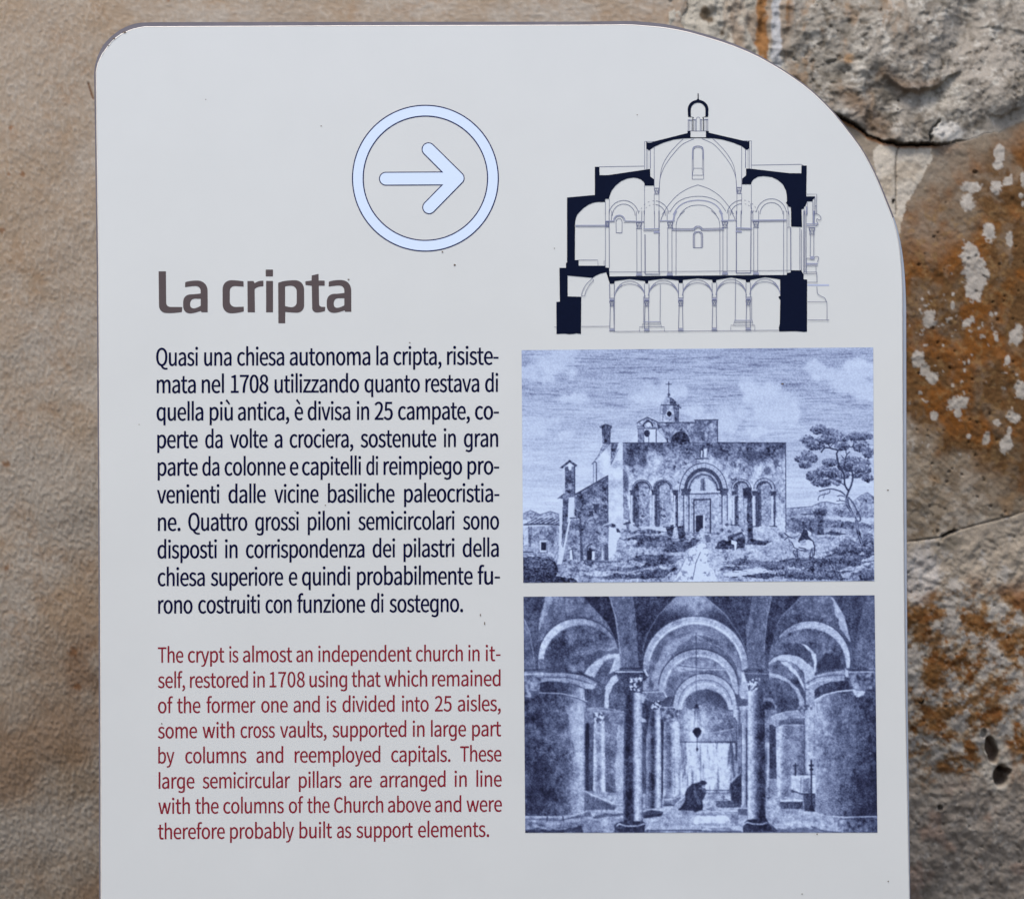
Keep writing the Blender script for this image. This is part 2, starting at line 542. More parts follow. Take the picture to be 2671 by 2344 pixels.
    Cb = mixc(Cb, (140, 112, 76), ss(.55, .72, fbm(U, V, 16, 4, 64, .65)) * .6 * ss(420, 600, V))
    Cb = mixc(Cb, (92, 62, 34), ss(.56, .72, fbm(U, V, 12, 3, 76, .6)) * .55 * brown)
    tri = [(2276, 395), (2300, 374), (2426, 378), (2432, 402), (2402, 470), (2372, 520), (2352, 566), (2346, 640), (2330, 660), (2300, 520)]
    td = inside(U + (n3 - .5) * 14, V + (n3 - .5) * 14, tri)
    Cb = mixc(Cb, (205, 198, 188), td * (.75 + .25 * n2))
    Cb = mixc(Cb, (178, 164, 146), td * ss(.5, .7, fbm(Uw, Vw, 60, 3, 65)) * .6)
    pale = ss(1120, 1330, V + (n1 - .5) * 320 - (U - 2500) * .25)
    Cb = mixc(Cb, (156, 144, 129), pale * .8)
    Cb = mixc(Cb, (184, 177, 169), pale * ss(.5, .66, n2) * .65)
    Cb = mixc(Cb, (118, 96, 70), pale * ss(.5, .66, fbm(U, V, 20, 4, 77, .65)) * .45)
    Cb = mixc(Cb, (150, 116, 78), pale * ss(.56, .72, fbm(Uw, Vw, 70, 4, 66)) * .55)
    spots = [(2606, 402, 13, 24, 5), (2604, 432, 14, 14, 0), (2628, 473, 16, 13, -40), (2596, 490, 17, 18, 0), (2535, 489, 24, 14, 0),
             (2522, 528, 20, 21, 20), (2581, 607, 15, 26, -5), (2530, 664, 23, 30, -10), (2543, 712, 30, 42, -12), (2541, 757, 23, 24, 0),
             (2667, 467, 8, 20, 0), (2661, 512, 6, 6, 0), (2667, 534, 6, 10, 0), (2634, 629, 11, 20, 0), (2485, 768, 4, 6, 0),
             (2484, 797, 6, 10, 0), (2423, 832, 17, 23, 15), (2527, 837, 22, 12, -42), (2584, 820, 6, 7, 0), (2597, 818, 4, 4, 0), (2599, 882, 6, 9, 0),
             (2652, 877, 18, 28, 20), (2627, 937, 8, 14, 15), (2396, 936, 16, 22, 20), (2412, 968, 14, 14, 0), (2430, 985, 15, 14, 0),
             (2498, 1052, 26, 16, -15), (2498, 1076, 11, 18, 0), (2436, 1084, 10, 9, 0), (2663, 1014, 15, 24, 10), (2640, 1089, 20, 13, 10),
             (2600, 1103, 9, 9, 0), (2624, 1158, 14, 22, 15), (2632, 1122, 5, 10, 0), (2572, 1144, 9, 16, 10), (2460, 902, 4, 4, 0), (2405, 781, 4, 4, 0),
             (2525, 944, 4, 8, 0), (2515, 965, 4, 5, 0), (2526, 1138, 5, 6, 0), (2400, 1025, 5, 5, 0), (2413, 797, 7, 4, 0), (2552, 855, 4, 4, 0)]
    lich = np.zeros(U.shape)
    for (x, y, rx, ry, a) in spots:
        ca, sa = math.cos(math.radians(a)), math.sin(math.radians(a))
        sel = (np.abs(U - x) < 70) & (np.abs(V - y) < 90)
        dx, dy = U[sel] - x, V[sel] - y
        r = np.hypot((dx * ca + dy * sa) / rx, (-dx * sa + dy * ca) / ry) + (fbm(U[sel], V[sel], 26, 5, 67, .65) - .5) * 1.0 + (fbm(U[sel], V[sel], 9, 3, 69, .6) - .5) * .9
        lich[sel] = np.maximum(lich[sel], ss(1.12, .9, r))
    ext = ss(.76, .80, fbm(U, V, 12, 2, 68)) * ss(.5, .6, n1) * ss(600, 800, V) * .8
    lich = np.maximum(lich, ext)
    # lowest block
    Cl = np.zeros(U.shape + (3,)) + alb((178, 167, 154))
    crust = fbm(U + wx * .3, V + wy * .3, 44, 6, 71, .68)
    rust = ss(1480, 1600, V) * ss(2080, 1960, V + (n1 - .5) * 160)
    Cl = mixc(Cl, (134, 90, 48), rust * ss(.55, .42, crust))
    Cl = mixc(Cl, (120, 76, 40), rust * ss(.46, .34, crust) * .8)
    Cl = mixc(Cl, (160, 132, 96), rust * ss(.5, .6, n3) * .4)
    Cl = mixc(Cl, (132, 94, 54), rust * ss(.44, .62, fbm(U, V, 26, 5, 78, .66)) * .7)
    Cl = mixc(Cl, (190, 185, 181), ss(.55, .62, crust) * ss(2100, 1950, V + (n1 - .5) * 100) * .85)
    Cl = mixc(Cl, (206, 202, 202), ss(1.2, .6, np.hypot((U - 2400) / 55, (V - 1490) / 70) + (n2 - .5) * 1.2) * .8)
    Cl = mixc(Cl, (110, 104, 94), ss(1.2, .5, np.hypot((U - 2480) / 36, (V - 1418) / 22) + (n2 - .5) * .9) * .75)
    grey = ss(1990, 2110, V + (n1 - .5) * 150)
    Cl = mixc(Cl, (164, 155, 147), grey * .92)
    Cl = mixc(Cl, (136, 127, 119), grey * ss(.46, .62, n2) * .7)
    Cl = mixc(Cl, (204, 198, 192), grey * ss(.60, .74, n3) * .5)
    Cl = mixc(Cl, (164, 136, 122), grey * ss(.62, .75, fbm(Uw, Vw, 50, 3, 72)) * .5)
    Cl = mixc(Cl, (196, 190, 182), ss(1.2, .6, np.hypot((U - 2590) / 20, (V - 2000) / 60)) * .0 + ss(1.5, 1.0, np.hypot((U - 2600) / 30, (V - 1990) / 66) + (n2 - .5) * .8) * .7)
    Cl = mixc(Cl, (96, 60, 36), holes * .7)
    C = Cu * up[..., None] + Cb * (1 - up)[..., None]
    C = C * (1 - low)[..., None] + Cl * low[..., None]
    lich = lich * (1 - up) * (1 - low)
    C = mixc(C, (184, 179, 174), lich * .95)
    C = mixc(C, (160, 152, 143), lich * ss(.52, .7, n3) * .5)
    H += lich * (.0002 + (fine - .5) * .0002)
    # rusty lip along the open joint, dark colour inside it
    C = mixc(C, (150, 96, 48), ss(9, 2, np.abs(V - v1 - 5)) * ss(2170, 2200, U) * ss(2470, 2420, U) * .8)
    C = mixc(C, (30, 24, 18), ss(3.6 + jit * .8, .6, np.abs(V - v1 + 1)) * ss(2130, 2180, U) * ss(2450, 2425, U) * .95)
    C = mixc(C, (60, 54, 48), ss(2.2, .4, dh) * .7)
    C = mixc(C, (58, 52, 48), g2 * .85)
    C = C * (np.array([.76, .755, .745]) * (1 - up[..., None]) + np.array([.72, .735, .745]) * up[..., None])
    m = mat("weathered_limestone", None, 0.93, attr="Col", noise=0.24, nscale=1300, bump=0.5, bscale=1300, spec=0.2)
    t = empty("stone_wall", "weathered grey and rust-brown stone wall with white lichen patches behind the sign's right side", "wall",
              (0, 0, 0))
    t['kind'] = 'thing'
    cU, cV = (U[:-1, :-1] + U[1:, 1:]) / 2, (V[:-1, :-1] + V[1:, 1:]) / 2
    cu1, cu2 = (v1[:-1, :-1] + v1[1:, 1:]) / 2, np.interp(cU, [p[0] for p in crack2], [p[1] for p in crack2])
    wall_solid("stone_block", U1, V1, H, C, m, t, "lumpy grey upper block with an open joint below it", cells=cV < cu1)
    wall_solid("stone_block", U1, V1, H, C, m, t, "rust-brown block dotted with white lichen", cells=(cV >= cu1) & (cV < cu2))
    wall_solid("stone_block", U1, V1, H, C, m, t, "pitted lower block with white crust and two holes", cells=cV >= cu2)
stone()

# ------------------------------------------------------------------ the sign
sign = empty("information_sign", "tall pale information board with a rounded top, arrow, Italian and English text about a crypt", "sign")
FLOOR = GROUND_V
left = [(249.5, 190), (252, 400), (256, 700), (258.5, 1100), (260.5, 1500), (262, 2000), (262.5, 2400), (266, FLOOR)]
corner = [(249.5, 190), (251.3, 178), (254, 166), (259, 154), (265, 143), (272, 132), (281, 120), (290, 109), (301, 98), (312, 91), (323, 85), (335, 79.5), (348, 75), (363, 71.5), (379, 69)]
topc = smoothline([(379, 69), (700, 67.5), (1100, 66), (1500, 65), (1632, 64.2), (1676, 66.5), (1735, 72), (1793, 83), (1852, 99.5), (1911, 119), (1970, 144), (2028, 176),
                   (2071, 204), (2115, 237), (2159, 279), (2200, 327), (2247, 390), (2282, 455), (2310, 522), (2332, 580), (2345, 634), (2351, 690), (2354.3, 746), (2354.8, 800)], 5)
right = [(2355.5, 1000), (2357, 1300), (2360, 1600), (2363, 1850), (2368, 2100), (2373, 2344), (2376, 2500), (2392, FLOOR)]
face_outline = list(reversed(left))[:-1] + corner[:-1] + topc + right
bcorner = [(244, 190), (246, 171), (252, 149), (259.3, 132.5), (267, 117.5), (278, 105), (290, 93), (301, 84.5), (312, 77), (323, 71), (334.5, 66), (350, 61), (366, 58), (400, 57)]
btop = smoothline([(400, 57), (700, 56.5), (1100, 56), (1500, 55.5), (1632, 54), (1676, 56), (1735, 62), (1793, 75), (1852, 91.5), (1911, 111.5), (1970, 137.5), (2028, 170.5),
                   (2074, 200.5), (2118, 233.5), (2162.5, 276), (2204, 324.5), (2251, 388), (2286.5, 453), (2315, 520), (2337.5, 578), (2351, 632), (2359.5, 690), (2363.5, 746), (2365.5, 800)], 5)
bleft = [(244, 190), (246.8, 400), (250.7, 700), (253.2, 1100), (255.5, 1500), (256.5, 2000), (257, 2400), (260, FLOOR)]
bright = [(2366, 1000), (2366.3, 1300), (2368, 1600), (2369.7, 1850), (2373, 2100), (2376, 2344), (2378.5, 2500), (2394, FLOOR)]
back_outline = list(reversed(bleft))[:-1] + bcorner[:-1] + btop + bright

m_face = mat("board_laminate", rgba((206, 209.5, 212.5)), 0.33, noise=0.022, nscale=14, bump=0.03, bscale=900, spec=0.8)
# a printed sheet on a slightly larger backing plate
def board():
    # cream bevelled border of the face sheet
    n = len(face_outline)
    ins = []
    for i in range(n):
        a, b = Vector(face_outline[i - 1]), Vector(face_outline[(i + 1) % n])
        if i == 0: a = Vector(face_outline[0])
        if i == n - 1: b = Vector(face_outline[-1])
        d = (b - a).normalized()
        ins.append(Vector((-d.y, d.x)))
    def inset(wd):
        return [(p[0] + q.x * wd, p[1] + q.y * wd) for p, q in zip(face_outline, ins)]
    inner = inset(2.2)
    v, f = prism(inner, -0.0015, 0.0)
    p = mk("face_sheet", v, f, m_face, sign)
    fixnormals(p)
    out, mid = face_outline, inset(2.0)
    v = [P(x, y, -0.0016) for x, y in out] + [P(x, y, -0.0005) for x, y in out] + [P(x, y, 0.0001) for x, y in mid] + [P(x, y, -0.0014) for x, y in mid]
    f = []
    for i in range(n - 1):
        for r in range(3):
            f.append((r * n + i, r * n + i + 1, (r + 1) * n + i + 1, (r + 1) * n + i))
    e = mk("edge_trim", v, f, mat("cut_laminate_edge", rgba((228, 222, 216)), 0.3, noise=0.12, nscale=160), sign, "thin cream cut edge round the face")
    fixnormals(e)
    v, f = prism(back_outline, -0.0085, -0.0022)
    b = mk("backing_plate", v, f, mat("grey_backing", rgba((112, 110, 120)), 0.55, noise=0.15, nscale=40), sign, "dark grey plate showing as a rim behind the face")
    fixnormals(b)
    # paler strip: the light on the right-hand rim put into its colour
    fo = [p for p in topc if p[1] > 560] + right
    bo = [p for p in btop if p[1] > 560] + bright
    v, f = [], []
    m = len(fo)
    for (x, y), (x2, y2) in zip(fo, bo):
        k = 1.3
        v += [P(x - 2, y, -0.00215), P(x - 2, y, -0.0018), P(x2 - k, y2, -0.0018), P(x2 - k * .6, y2, -0.00215)]
    for i in range(m - 1):
        for r in range(3):
            f.append((4 * i + r, 4 * i + 4 + r, 4 * i + 5 + r, 4 * i + 1 + r))
    s = mk("lit_rim", v, f, mat("lit_rim_grey", rgba((158, 166, 182)), 0.4, noise=0.06, nscale=60), sign, "pale blue-grey strip along the right edge, painted lighter as if lit")
    fixnormals(s)
board()

L1, L2, L3 = 0.00012, 0.00024, 0.00036
NAVY = (22, 38, 84)
m_navy = mat("navy_ink", rgba((5, 13, 52)), 0.4, noise=0.05, nscale=800)
m_line = mat("navy_outline", rgba((24, 32, 84)), 0.4)
m_red = mat("crimson_ink", rgba((130, 36, 50)), 0.4, noise=0.05, nscale=800)
m_brown = mat("brown_ink", rgba((88, 79, 82)), 0.42, noise=0.04, nscale=500)
m_pale = mat("pale_blue_ink", rgba((211, 228, 255)), 0.4)

# ---- arrow in a circle
def arrow():
    cx, cy = 1109.6, 465.2
    ring = Flat()
    ring.poly([arc(cx, cy, 191.6, 191.4, 0, 357, 119), arc(cx, cy, 188.6, 188.4, 357, 0, 119)], L1)
    ring.poly([arc(cx, cy, 163.7, 163.5, 0, 357, 119), arc(cx, cy, 160.7, 160.5, 357, 0, 119)], L1)
    o = ring.build("circle_outline", m_line, None)
    fill = Flat()
    fill.poly([arc(cx, cy, 188.6, 188.4, 0, 357, 119), arc(cx, cy, 163.7, 163.5, 357, 0, 119)], L1)
    def shape(h):
        T = lambda x, y: (900 + x / 4.271, 250 + y / 4.271)
        tx, c = 1255, 922
        q = h / math.sqrt(2)
        pts = arc(455, c + 3, h, h, 90, 270, 14)
        s = q + h
        pts += [(tx - q - s, c - h)]
        pts += arc(930, 597, h, h, 135, 315, 14)
        pts += arc(tx, c - 4, h, h, -45, 45, 10)
        pts += arc(937, 1243, h, h, 45, 225, 14)
        pts += [(tx - q - s, c + h)]
        return [T(x, y) for x, y in pts]
    ar = Flat()
    ar.poly([shape(77)], L1)
    af = Flat()
    af.poly([shape(66)], L2)
    root = fill.build("circle_symbol", m_pale, sign, "pale blue ring with navy outlines")
    o.parent = root
    a = af.build("arrow_symbol", m_pale, sign, "pale blue arrow pointing right")
    ar.build("arrow_outline", m_line, a)
arrow()

# ---- heading
def heading():
    T = lambda pts: [(390 + x / 3.716, 680 + y / 3.716) for x, y in rounded(pts)]
    fl = Flat()
    a_out = [(346, 208, 6), (400, 193, 40), (563, 190, 105), (564, 500, 3), (504, 500, 3), (499, 486, 6), (440, 507, 40), (327, 518, 85), (325, 325, 95), (420, 326, 20), (496, 318, 0), (496, 246, 58), (420, 246, 30), (344, 257, 5)]
    a_in = [(496, 369, 0), (496, 438, 8), (450, 460, 25), (394, 464, 48), (394, 368, 48)]
    sh = lambda c, dx, dy: [(p[0] + dx, p[1] + dy, p[2]) for p in c]
    fl.poly([T([(88, 103, 4), (159, 103, 4), (162, 447, 42), (318, 449, 4), (314, 498, 6), (205, 510, 60), (93, 502, 88)])], L1)
    fl.poly([T(a_out), T(a_in)], L1)
    fl.poly([T([(912, 200, 5), (912, 252, 5), (850, 247, 20), (778, 244, 58), (778, 450, 60), (860, 447, 10), (914, 446, 4), (914, 492, 8), (850, 508, 60), (709, 514, 112), (708, 186, 118), (840, 190, 50)])], L1)
    fl.poly([T([(949, 197, 4), (1008, 197, 4), (1018, 218, 6), (1062, 195, 20), (1104, 194, 4), (1104, 248, 4), (1055, 252, 20), (1019, 274, 8), (1022, 500, 3), (951, 500, 3)])], L1)
    fl.poly([T([(1130, 196, 4), (1197, 196, 4), (1197, 500, 4), (1130, 500, 4)])], L1)
    fl.poly([T([(1126, 86, 5), (1197, 86, 5), (1197, 153, 5), (1126, 153, 5)])], L1)
    fl.poly([T([(1247, 214, 5), (1300, 197, 30), (1370, 190, 40), (1498, 186, 118), (1499, 504, 118), (1400, 504, 40), (1316, 496, 5), (1315, 606, 4), (1249, 606, 4)]),
             T([(1314, 250, 6), (1350, 243, 15), (1427, 240, 66), (1427, 450, 66), (1360, 450, 20), (1314, 440, 6)])], L1)
    fl.poly([T([(1572, 143, 4), (1638, 128, 4), (1640, 193, 0), (1698, 193, 5), (1698, 243, 5), (1641, 243, 0), (1644, 447, 30), (1703, 447, 5), (1702, 488, 10), (1650, 502, 40), (1577, 504, 74), (1573, 243, 0), (1512, 236, 6), (1510, 200, 6), (1571, 192, 0)])], L1)
    fl.poly([T(sh(a_out, 1392, -5)), T(sh(a_in, 1392, -5))], L1)
    fl.build("heading_text", m_brown, sign, "large brown words La cripta")
heading()

# ---- body text: letter outlines (advance, then contours as x, y pairs)
GLYPHS = json.loads(r'''{"a":[197,[76,-5,93,-2,109,3,125,12,139,23,140,23,143,0,169,0,169,117,165,149,154,174,133,189,103,195,81,193,61,187,43,179,29,170,41,148,58,158,77,165,98,168,117,164,129,154,136,138,137,120,85,111,49,97,28,77,21,49,25,26,36,10,54,-1],[85,21,72,23,61,28,54,38,51,51,56,68,70,82,97,92,137,99,137,46,120,32,103,24]],"b":[216,[116,-5,147,2,173,22,192,55,199,98,194,138,179,169,155,188,123,195,107,193,92,187,77,179,63,168,64,202,64,279,32,279,32,0,58,0,61,20,62,20,79,7,98,-2],[111,22,97,24,81,30,64,42,64,142,82,156,99,165,115,168,138,163,154,149,163,127,165,98,161,66,150,42,132,28]],"c":[179,[107,-5,124,-3,140,2,155,9,169,19,155,41,142,31,127,25,110,22,86,27,67,42,55,65,51,95,56,125,68,148,87,163,111,168,125,166,137,160,149,152,165,173,154,181,142,188,127,193,110,195,75,188,46,169,26,137,18,95,25,53,44,22,72,2]],"d":[217,[97,-5,114,-2,129,3,143,12,155,22,156,22,159,0,185,0,185,279,153,279,153,206,154,173,142,182,130,189,116,194,101,195,70,188,43,168,25,137,19,95,24,53,40,21,65,2],[104,22,82,27,65,42,55,65,51,95,56,125,68,148,85,163,106,168,122,166,137,160,153,148,153,48,141,37,129,29,117,24]],"e":[194,[109,-5,133,-2,154,5,172,15,160,36,146,28,130,23,113,21,88,26,68,39,55,60,50,88,178,88,179,106,174,143,160,171,136,189,103,195,72,188,44,168,25,137,18,95,25,53,45,22,74,2],[49,110,56,135,68,154,85,166,104,169,124,166,139,154,148,136,151,110]],"f":[114,[12,164,37,164,37,0,69,0,69,164,110,164,110,190,69,190,69,220,71,236,76,248,84,255,96,258,103,257,110,255,118,252,125,277,115,280,104,282,93,283,68,279,51,266,41,247,37,221,37,190,12,188]],"g":[217,[153,-18,150,-36,139,-50,119,-57,95,-56,69,-47,61,-43,52,-68,69,-77,103,-85,131,-84,159,-74,176,-56,184,-30,185,-10,185,190,159,190,156,172,155,172,143,182,130,189,116,194,101,195,70,188,43,168,25,137,19,95,24,53,40,21,65,2,97,-5,113,-3,128,3,142,12,154,22,153,-13],[104,22,82,27,65,42,55,65,51,95,56,125,68,148,85,163,106,168,122,166,137,160,153,148,153,48,141,37,129,29,117,24]],"h":[213,[32,0,64,0,64,138,78,151,90,160,103,165,116,167,133,164,144,155,150,139,152,116,152,0,184,0,184,120,181,152,170,176,152,190,126,195,108,193,91,186,77,176,63,163,64,202,64,279,32,279]],"i":[96,[32,0,64,0,64,190,32,190],[48,229,57,231,64,235,68,242,70,251,68,259,64,266,57,270,48,271,40,270,33,266,29,259,27,251,29,242,33,235,40,231]],"l":[92,[32,0,64,0,64,279,32,279]],"m":[324,[32,0,64,0,64,138,81,154,97,164,112,167,128,164,139,155,145,139,147,116,147,0,179,0,179,138,196,154,212,164,227,167,243,164,254,155,260,139,263,116,263,0,294,0,294,120,291,152,280,176,262,190,237,195,220,192,204,185,189,173,174,159,167,174,156,185,141,192,121,195,105,193,90,186,75,175,62,162,62,162,58,190,32,190]],"n":[214,[32,0,64,0,64,138,78,151,90,160,103,165,116,167,133,164,144,155,150,139,152,116,152,0,184,0,184,120,181,152,170,176,152,190,126,195,108,193,91,186,76,175,62,162,62,162,58,190,32,190]],"o":[212,[106,-5,139,2,167,22,187,53,194,95,187,137,167,169,139,188,106,195,73,188,45,169,25,137,18,95,25,53,45,22,73,2],[106,22,84,27,66,42,55,65,51,95,55,125,66,148,84,163,106,168,129,163,146,148,157,125,161,95,157,65,146,42,129,27]],"p":[217,[32,-80,64,-80,64,-16,63,18,81,5,98,-2,116,-5,147,2,173,22,192,55,199,98,194,138,179,169,155,188,123,195,107,193,91,187,76,178,62,168,62,168,58,190,32,190],[111,22,97,24,81,30,64,42,64,142,82,156,99,165,115,168,138,163,154,149,163,127,165,98,161,66,150,42,132,28]],"q":[217,[153,-80,185,-80,185,190,159,190,156,172,155,172,143,182,130,189,116,194,101,195,70,188,43,168,25,137,19,95,24,53,40,21,65,2,97,-5,113,-3,128,3,142,12,154,22,153,-13],[104,22,82,27,65,42,55,65,51,95,56,125,68,148,85,163,106,168,122,166,137,160,153,148,153,48,141,37,129,29,117,24]],"r":[136,[32,0,64,0,64,122,75,143,87,156,100,164,112,166,119,166,125,165,131,163,137,191,131,193,124,195,116,195,101,192,86,184,73,172,62,155,62,155,58,190,32,190]],"s":[164,[82,-5,112,0,133,12,146,30,151,52,146,75,132,90,114,101,93,110,78,116,65,122,56,131,52,143,54,153,61,162,72,168,88,170,103,168,117,162,131,153,146,173,134,182,120,189,104,193,87,195,59,191,39,179,26,162,22,141,27,120,39,105,57,94,77,86,93,80,107,72,117,63,120,50,118,38,111,29,99,23,83,20,67,22,53,27,39,34,27,43,11,22,26,11,43,3,62,-3]],"t":[132,[92,-5,104,-4,116,-1,127,2,121,27,114,24,106,22,99,21,85,24,76,31,71,42,70,58,70,164,121,164,121,190,70,190,70,244,43,244,40,190,9,188,9,164,38,164,38,59,41,33,50,13,66,0]],"u":[213,[88,-5,106,-2,122,5,137,16,151,30,152,30,154,0,181,0,181,190,149,190,149,55,136,41,124,31,111,25,97,23,81,26,70,35,64,51,62,74,62,190,29,190,29,70,33,38,44,14,62,0]],"v":[182,[73,0,111,0,178,190,146,190,110,82,93,26,91,26,74,82,38,190,5,190]],"w":[281,[62,0,99,0,126,102,139,157,141,157,154,103,181,0,220,0,272,190,241,190,213,80,202,27,200,27,187,80,157,190,126,190,96,80,83,27,82,27,70,80,42,190,9,190]],"y":[182,[35,-82,61,-77,80,-63,95,-42,106,-16,178,190,147,190,112,85,97,31,95,31,76,85,38,190,5,190,81,0,77,-15,70,-31,60,-44,49,-53,34,-56,29,-55,24,-54,19,-53,13,-78,19,-80,27,-81]],"z":[166,[12,0,156,0,156,26,53,26,153,173,153,190,23,190,23,164,112,164,12,17]],"Q":[260,[130,22,98,30,74,51,59,85,54,129,59,172,74,205,98,226,130,233,161,226,185,205,201,172,206,129,201,85,185,51,161,30],[208,-64,223,-64,236,-62,245,-58,239,-34,231,-36,222,-37,212,-37,192,-35,174,-29,160,-18,149,-3,186,11,215,39,233,79,239,129,231,185,209,226,174,252,130,261,86,252,51,226,28,185,20,129,27,78,46,38,76,10,114,-4,128,-28,149,-47,176,-60]],"T":[210,[89,0,121,0,121,229,199,229,199,257,11,257,11,229,89,229]],"C":[223,[132,-5,155,-2,176,5,195,17,211,32,193,53,180,41,166,32,151,26,133,24,100,31,75,52,59,85,54,129,59,172,76,205,101,226,134,233,150,231,164,226,176,219,187,209,204,230,192,242,175,252,156,259,134,261,89,252,53,226,29,184,20,128,29,72,52,31,88,4]],"1":[194,[31,0,172,0,172,27,120,27,120,257,96,257,81,249,63,243,42,238,42,218,88,218,88,27,31,27]],"7":[194,[69,0,103,0,108,69,119,127,141,182,178,237,178,257,17,257,17,229,142,229,110,178,88,125,75,67]],"0":[194,[97,-5,130,4,156,29,172,70,177,129,172,187,156,229,130,253,97,261,64,253,39,229,23,187,18,129,23,70,39,29,64,4],[97,21,77,28,62,47,52,81,48,129,52,177,62,211,77,230,97,236,117,230,133,211,143,177,146,129,143,81,133,47,117,28]],"8":[194,[98,-5,131,1,156,15,172,36,178,62,175,85,165,104,151,118,135,129,135,131,147,142,158,156,166,174,169,193,164,220,150,242,128,256,99,261,71,256,49,243,34,222,28,195,31,177,39,161,50,147,63,136,63,135,46,123,31,107,20,88,16,64,22,36,39,15,65,1],[116,139,94,149,75,160,62,175,57,195,60,212,69,225,82,234,98,237,117,233,130,224,139,209,142,191,140,177,135,164,127,151],[98,19,77,23,60,33,49,48,44,67,47,84,54,100,66,113,80,125,106,114,127,101,142,85,148,63,144,45,134,31,119,22]],"2":[194,[15,0,177,0,177,28,106,28,64,25,105,67,137,108,157,147,165,186,159,217,144,241,121,256,90,261,67,259,47,251,30,239,14,224,33,206,44,217,57,227,71,233,86,235,107,231,121,221,130,205,133,185,126,150,104,112,68,68,15,19]],"5":[194,[92,-5,123,1,150,18,169,46,176,83,170,120,153,146,128,160,98,165,84,164,72,161,60,155,67,229,163,229,163,257,39,257,30,137,47,126,61,134,75,139,90,141,112,137,129,126,139,107,143,83,139,57,127,38,110,26,89,22,68,24,51,31,37,40,26,50,9,29,24,17,42,6,64,-2]],",":[97,[26,-67,48,-54,64,-38,74,-17,77,7,76,22,70,34,62,42,50,44,41,43,33,38,28,31,26,22,28,12,33,5,41,1,50,-1,54,0,51,-15,44,-28,33,-39,19,-48]],".":[97,[49,-5,58,-3,65,2,70,10,72,20,70,30,65,37,58,42,49,44,40,42,32,37,27,30,26,20,27,10,32,2,40,-3]],"-":[121,[16,86,106,86,106,110,16,110]],"ù":[213,[88,-5,106,-2,122,5,137,16,151,30,152,30,154,0,181,0,181,190,149,190,149,55,136,41,124,31,111,25,97,23,81,26,70,35,64,51,62,74,62,190,29,190,29,70,33,38,44,14,62,0],[112,224,128,240,72,305,50,284]],"è":[194,[109,-5,133,-2,154,5,172,15,160,36,146,28,130,23,113,21,88,26,68,39,55,60,50,88,178,88,179,106,174,143,160,171,136,189,103,195,72,188,44,168,25,137,18,95,25,53,45,22,74,2],[49,110,56,135,68,154,85,166,104,169,124,166,139,154,148,136,151,110],[109,224,125,240,70,305,47,284]]}''')
def prepare(grow, squeeze):
    """narrow the letters and thicken their upright strokes"""
    res = {}
    for ch, g in GLYPHS.items():
        cs = [list(zip(c[0::2], c[1::2])) for c in g[1:]]
        area = lambda c: sum(c[i - 1][0] * c[i][1] - c[i][0] * c[i - 1][1] for i in range(len(c)))
        sg = 1 if area(max(cs, key=lambda c: abs(area(c)))) > 0 else -1
        new = []
        for c in cs:
            n, o = len(c), []
            for i in range(n):
                p, a, b = Vector(c[i]), Vector(c[i - 1]), Vector(c[(i + 1) % n])
                d1, d2 = (p - a).normalized(), (b - p).normalized()
                nx = (d1.y + d2.y) * sg
                ny = -(d1.x + d2.x) * sg
                l = math.hypot(nx, ny) or 1
                o.append((p.x * squeeze + nx / l * grow, p.y + ny / l * grow * 0.35))
            new.append(o)
        res[ch] = (g[0] * squeeze, new)
    return res
def typeset(name, lines, ox1, ox2, scl, xh, grow, squeeze, m, label):
    G = prepare(grow, squeeze)
    k = xh / 190.0
    fl = Flat()
    for (yl, xl, yr, xr, words) in lines:
        for (text, side, a, b) in words:
            x0 = (ox1 if side[0] == 'L' else ox2) + a / scl
            x1 = (ox1 if side[-1] == 'L' else ox2) + b / scl
            adv, pen = [], 0.0
            for ch in text:
                adv.append(pen)
                pen += G[ch][0]
            xmin = min(p[0] for c in G[text[0]][1] for p in c)
            xmax = adv[-1] + max(p[0] for c in G[text[-1]][1] for p in c)
            nat = (xmax - xmin) * k
            n = len(text)
            stretch = 1.0
            track = 0.0
            if n > 1:
                track = (x1 - x0 - nat) / (n - 1)
                lim = 1.5 * k * 5
                if abs(track) > lim:
                    stretch = (x1 - x0 - math.copysign(lim, track) * (n - 1)) / nat
                    track = math.copysign(lim, track)
            else:
                stretch = min(1.12, max(.9, (x1 - x0) / nat))
            for i, ch in enumerate(text):
                gx = x0 - xmin * k * stretch + adv[i] * k * stretch + track * i
                cs = []
                for c in G[ch][1]:
                    cc = []
                    for px, py in c:
                        X = gx + px * k * stretch
                        if py < -8: py *= 0.86
                        base = yl + (yr - yl) * (X - xl) / (xr - xl)
                        cc.append((X, base - py * k))
                    cs.append(cc)
                # every outline with the counters lying inside it
                ar = [sum(c[i - 1][0] * c[i][1] - c[i][0] * c[i - 1][1] for i in range(len(c))) for c in cs]
                sgn = math.copysign(1, max(ar, key=abs))
                outer = [c for c, q in zip(cs, ar) if q * sgn > 0]
                for oc in outer:
                    hs = [c for c, q in zip(cs, ar) if q * sgn < 0 and inside(np.array([c[0][0]]), np.array([c[0][1]]), oc)[0]]
                    fl.poly([oc] + hs, L1)
    fl.build(name, m, sign, label)
Lq, Rq, X_ = 'L', 'R', 'LR'
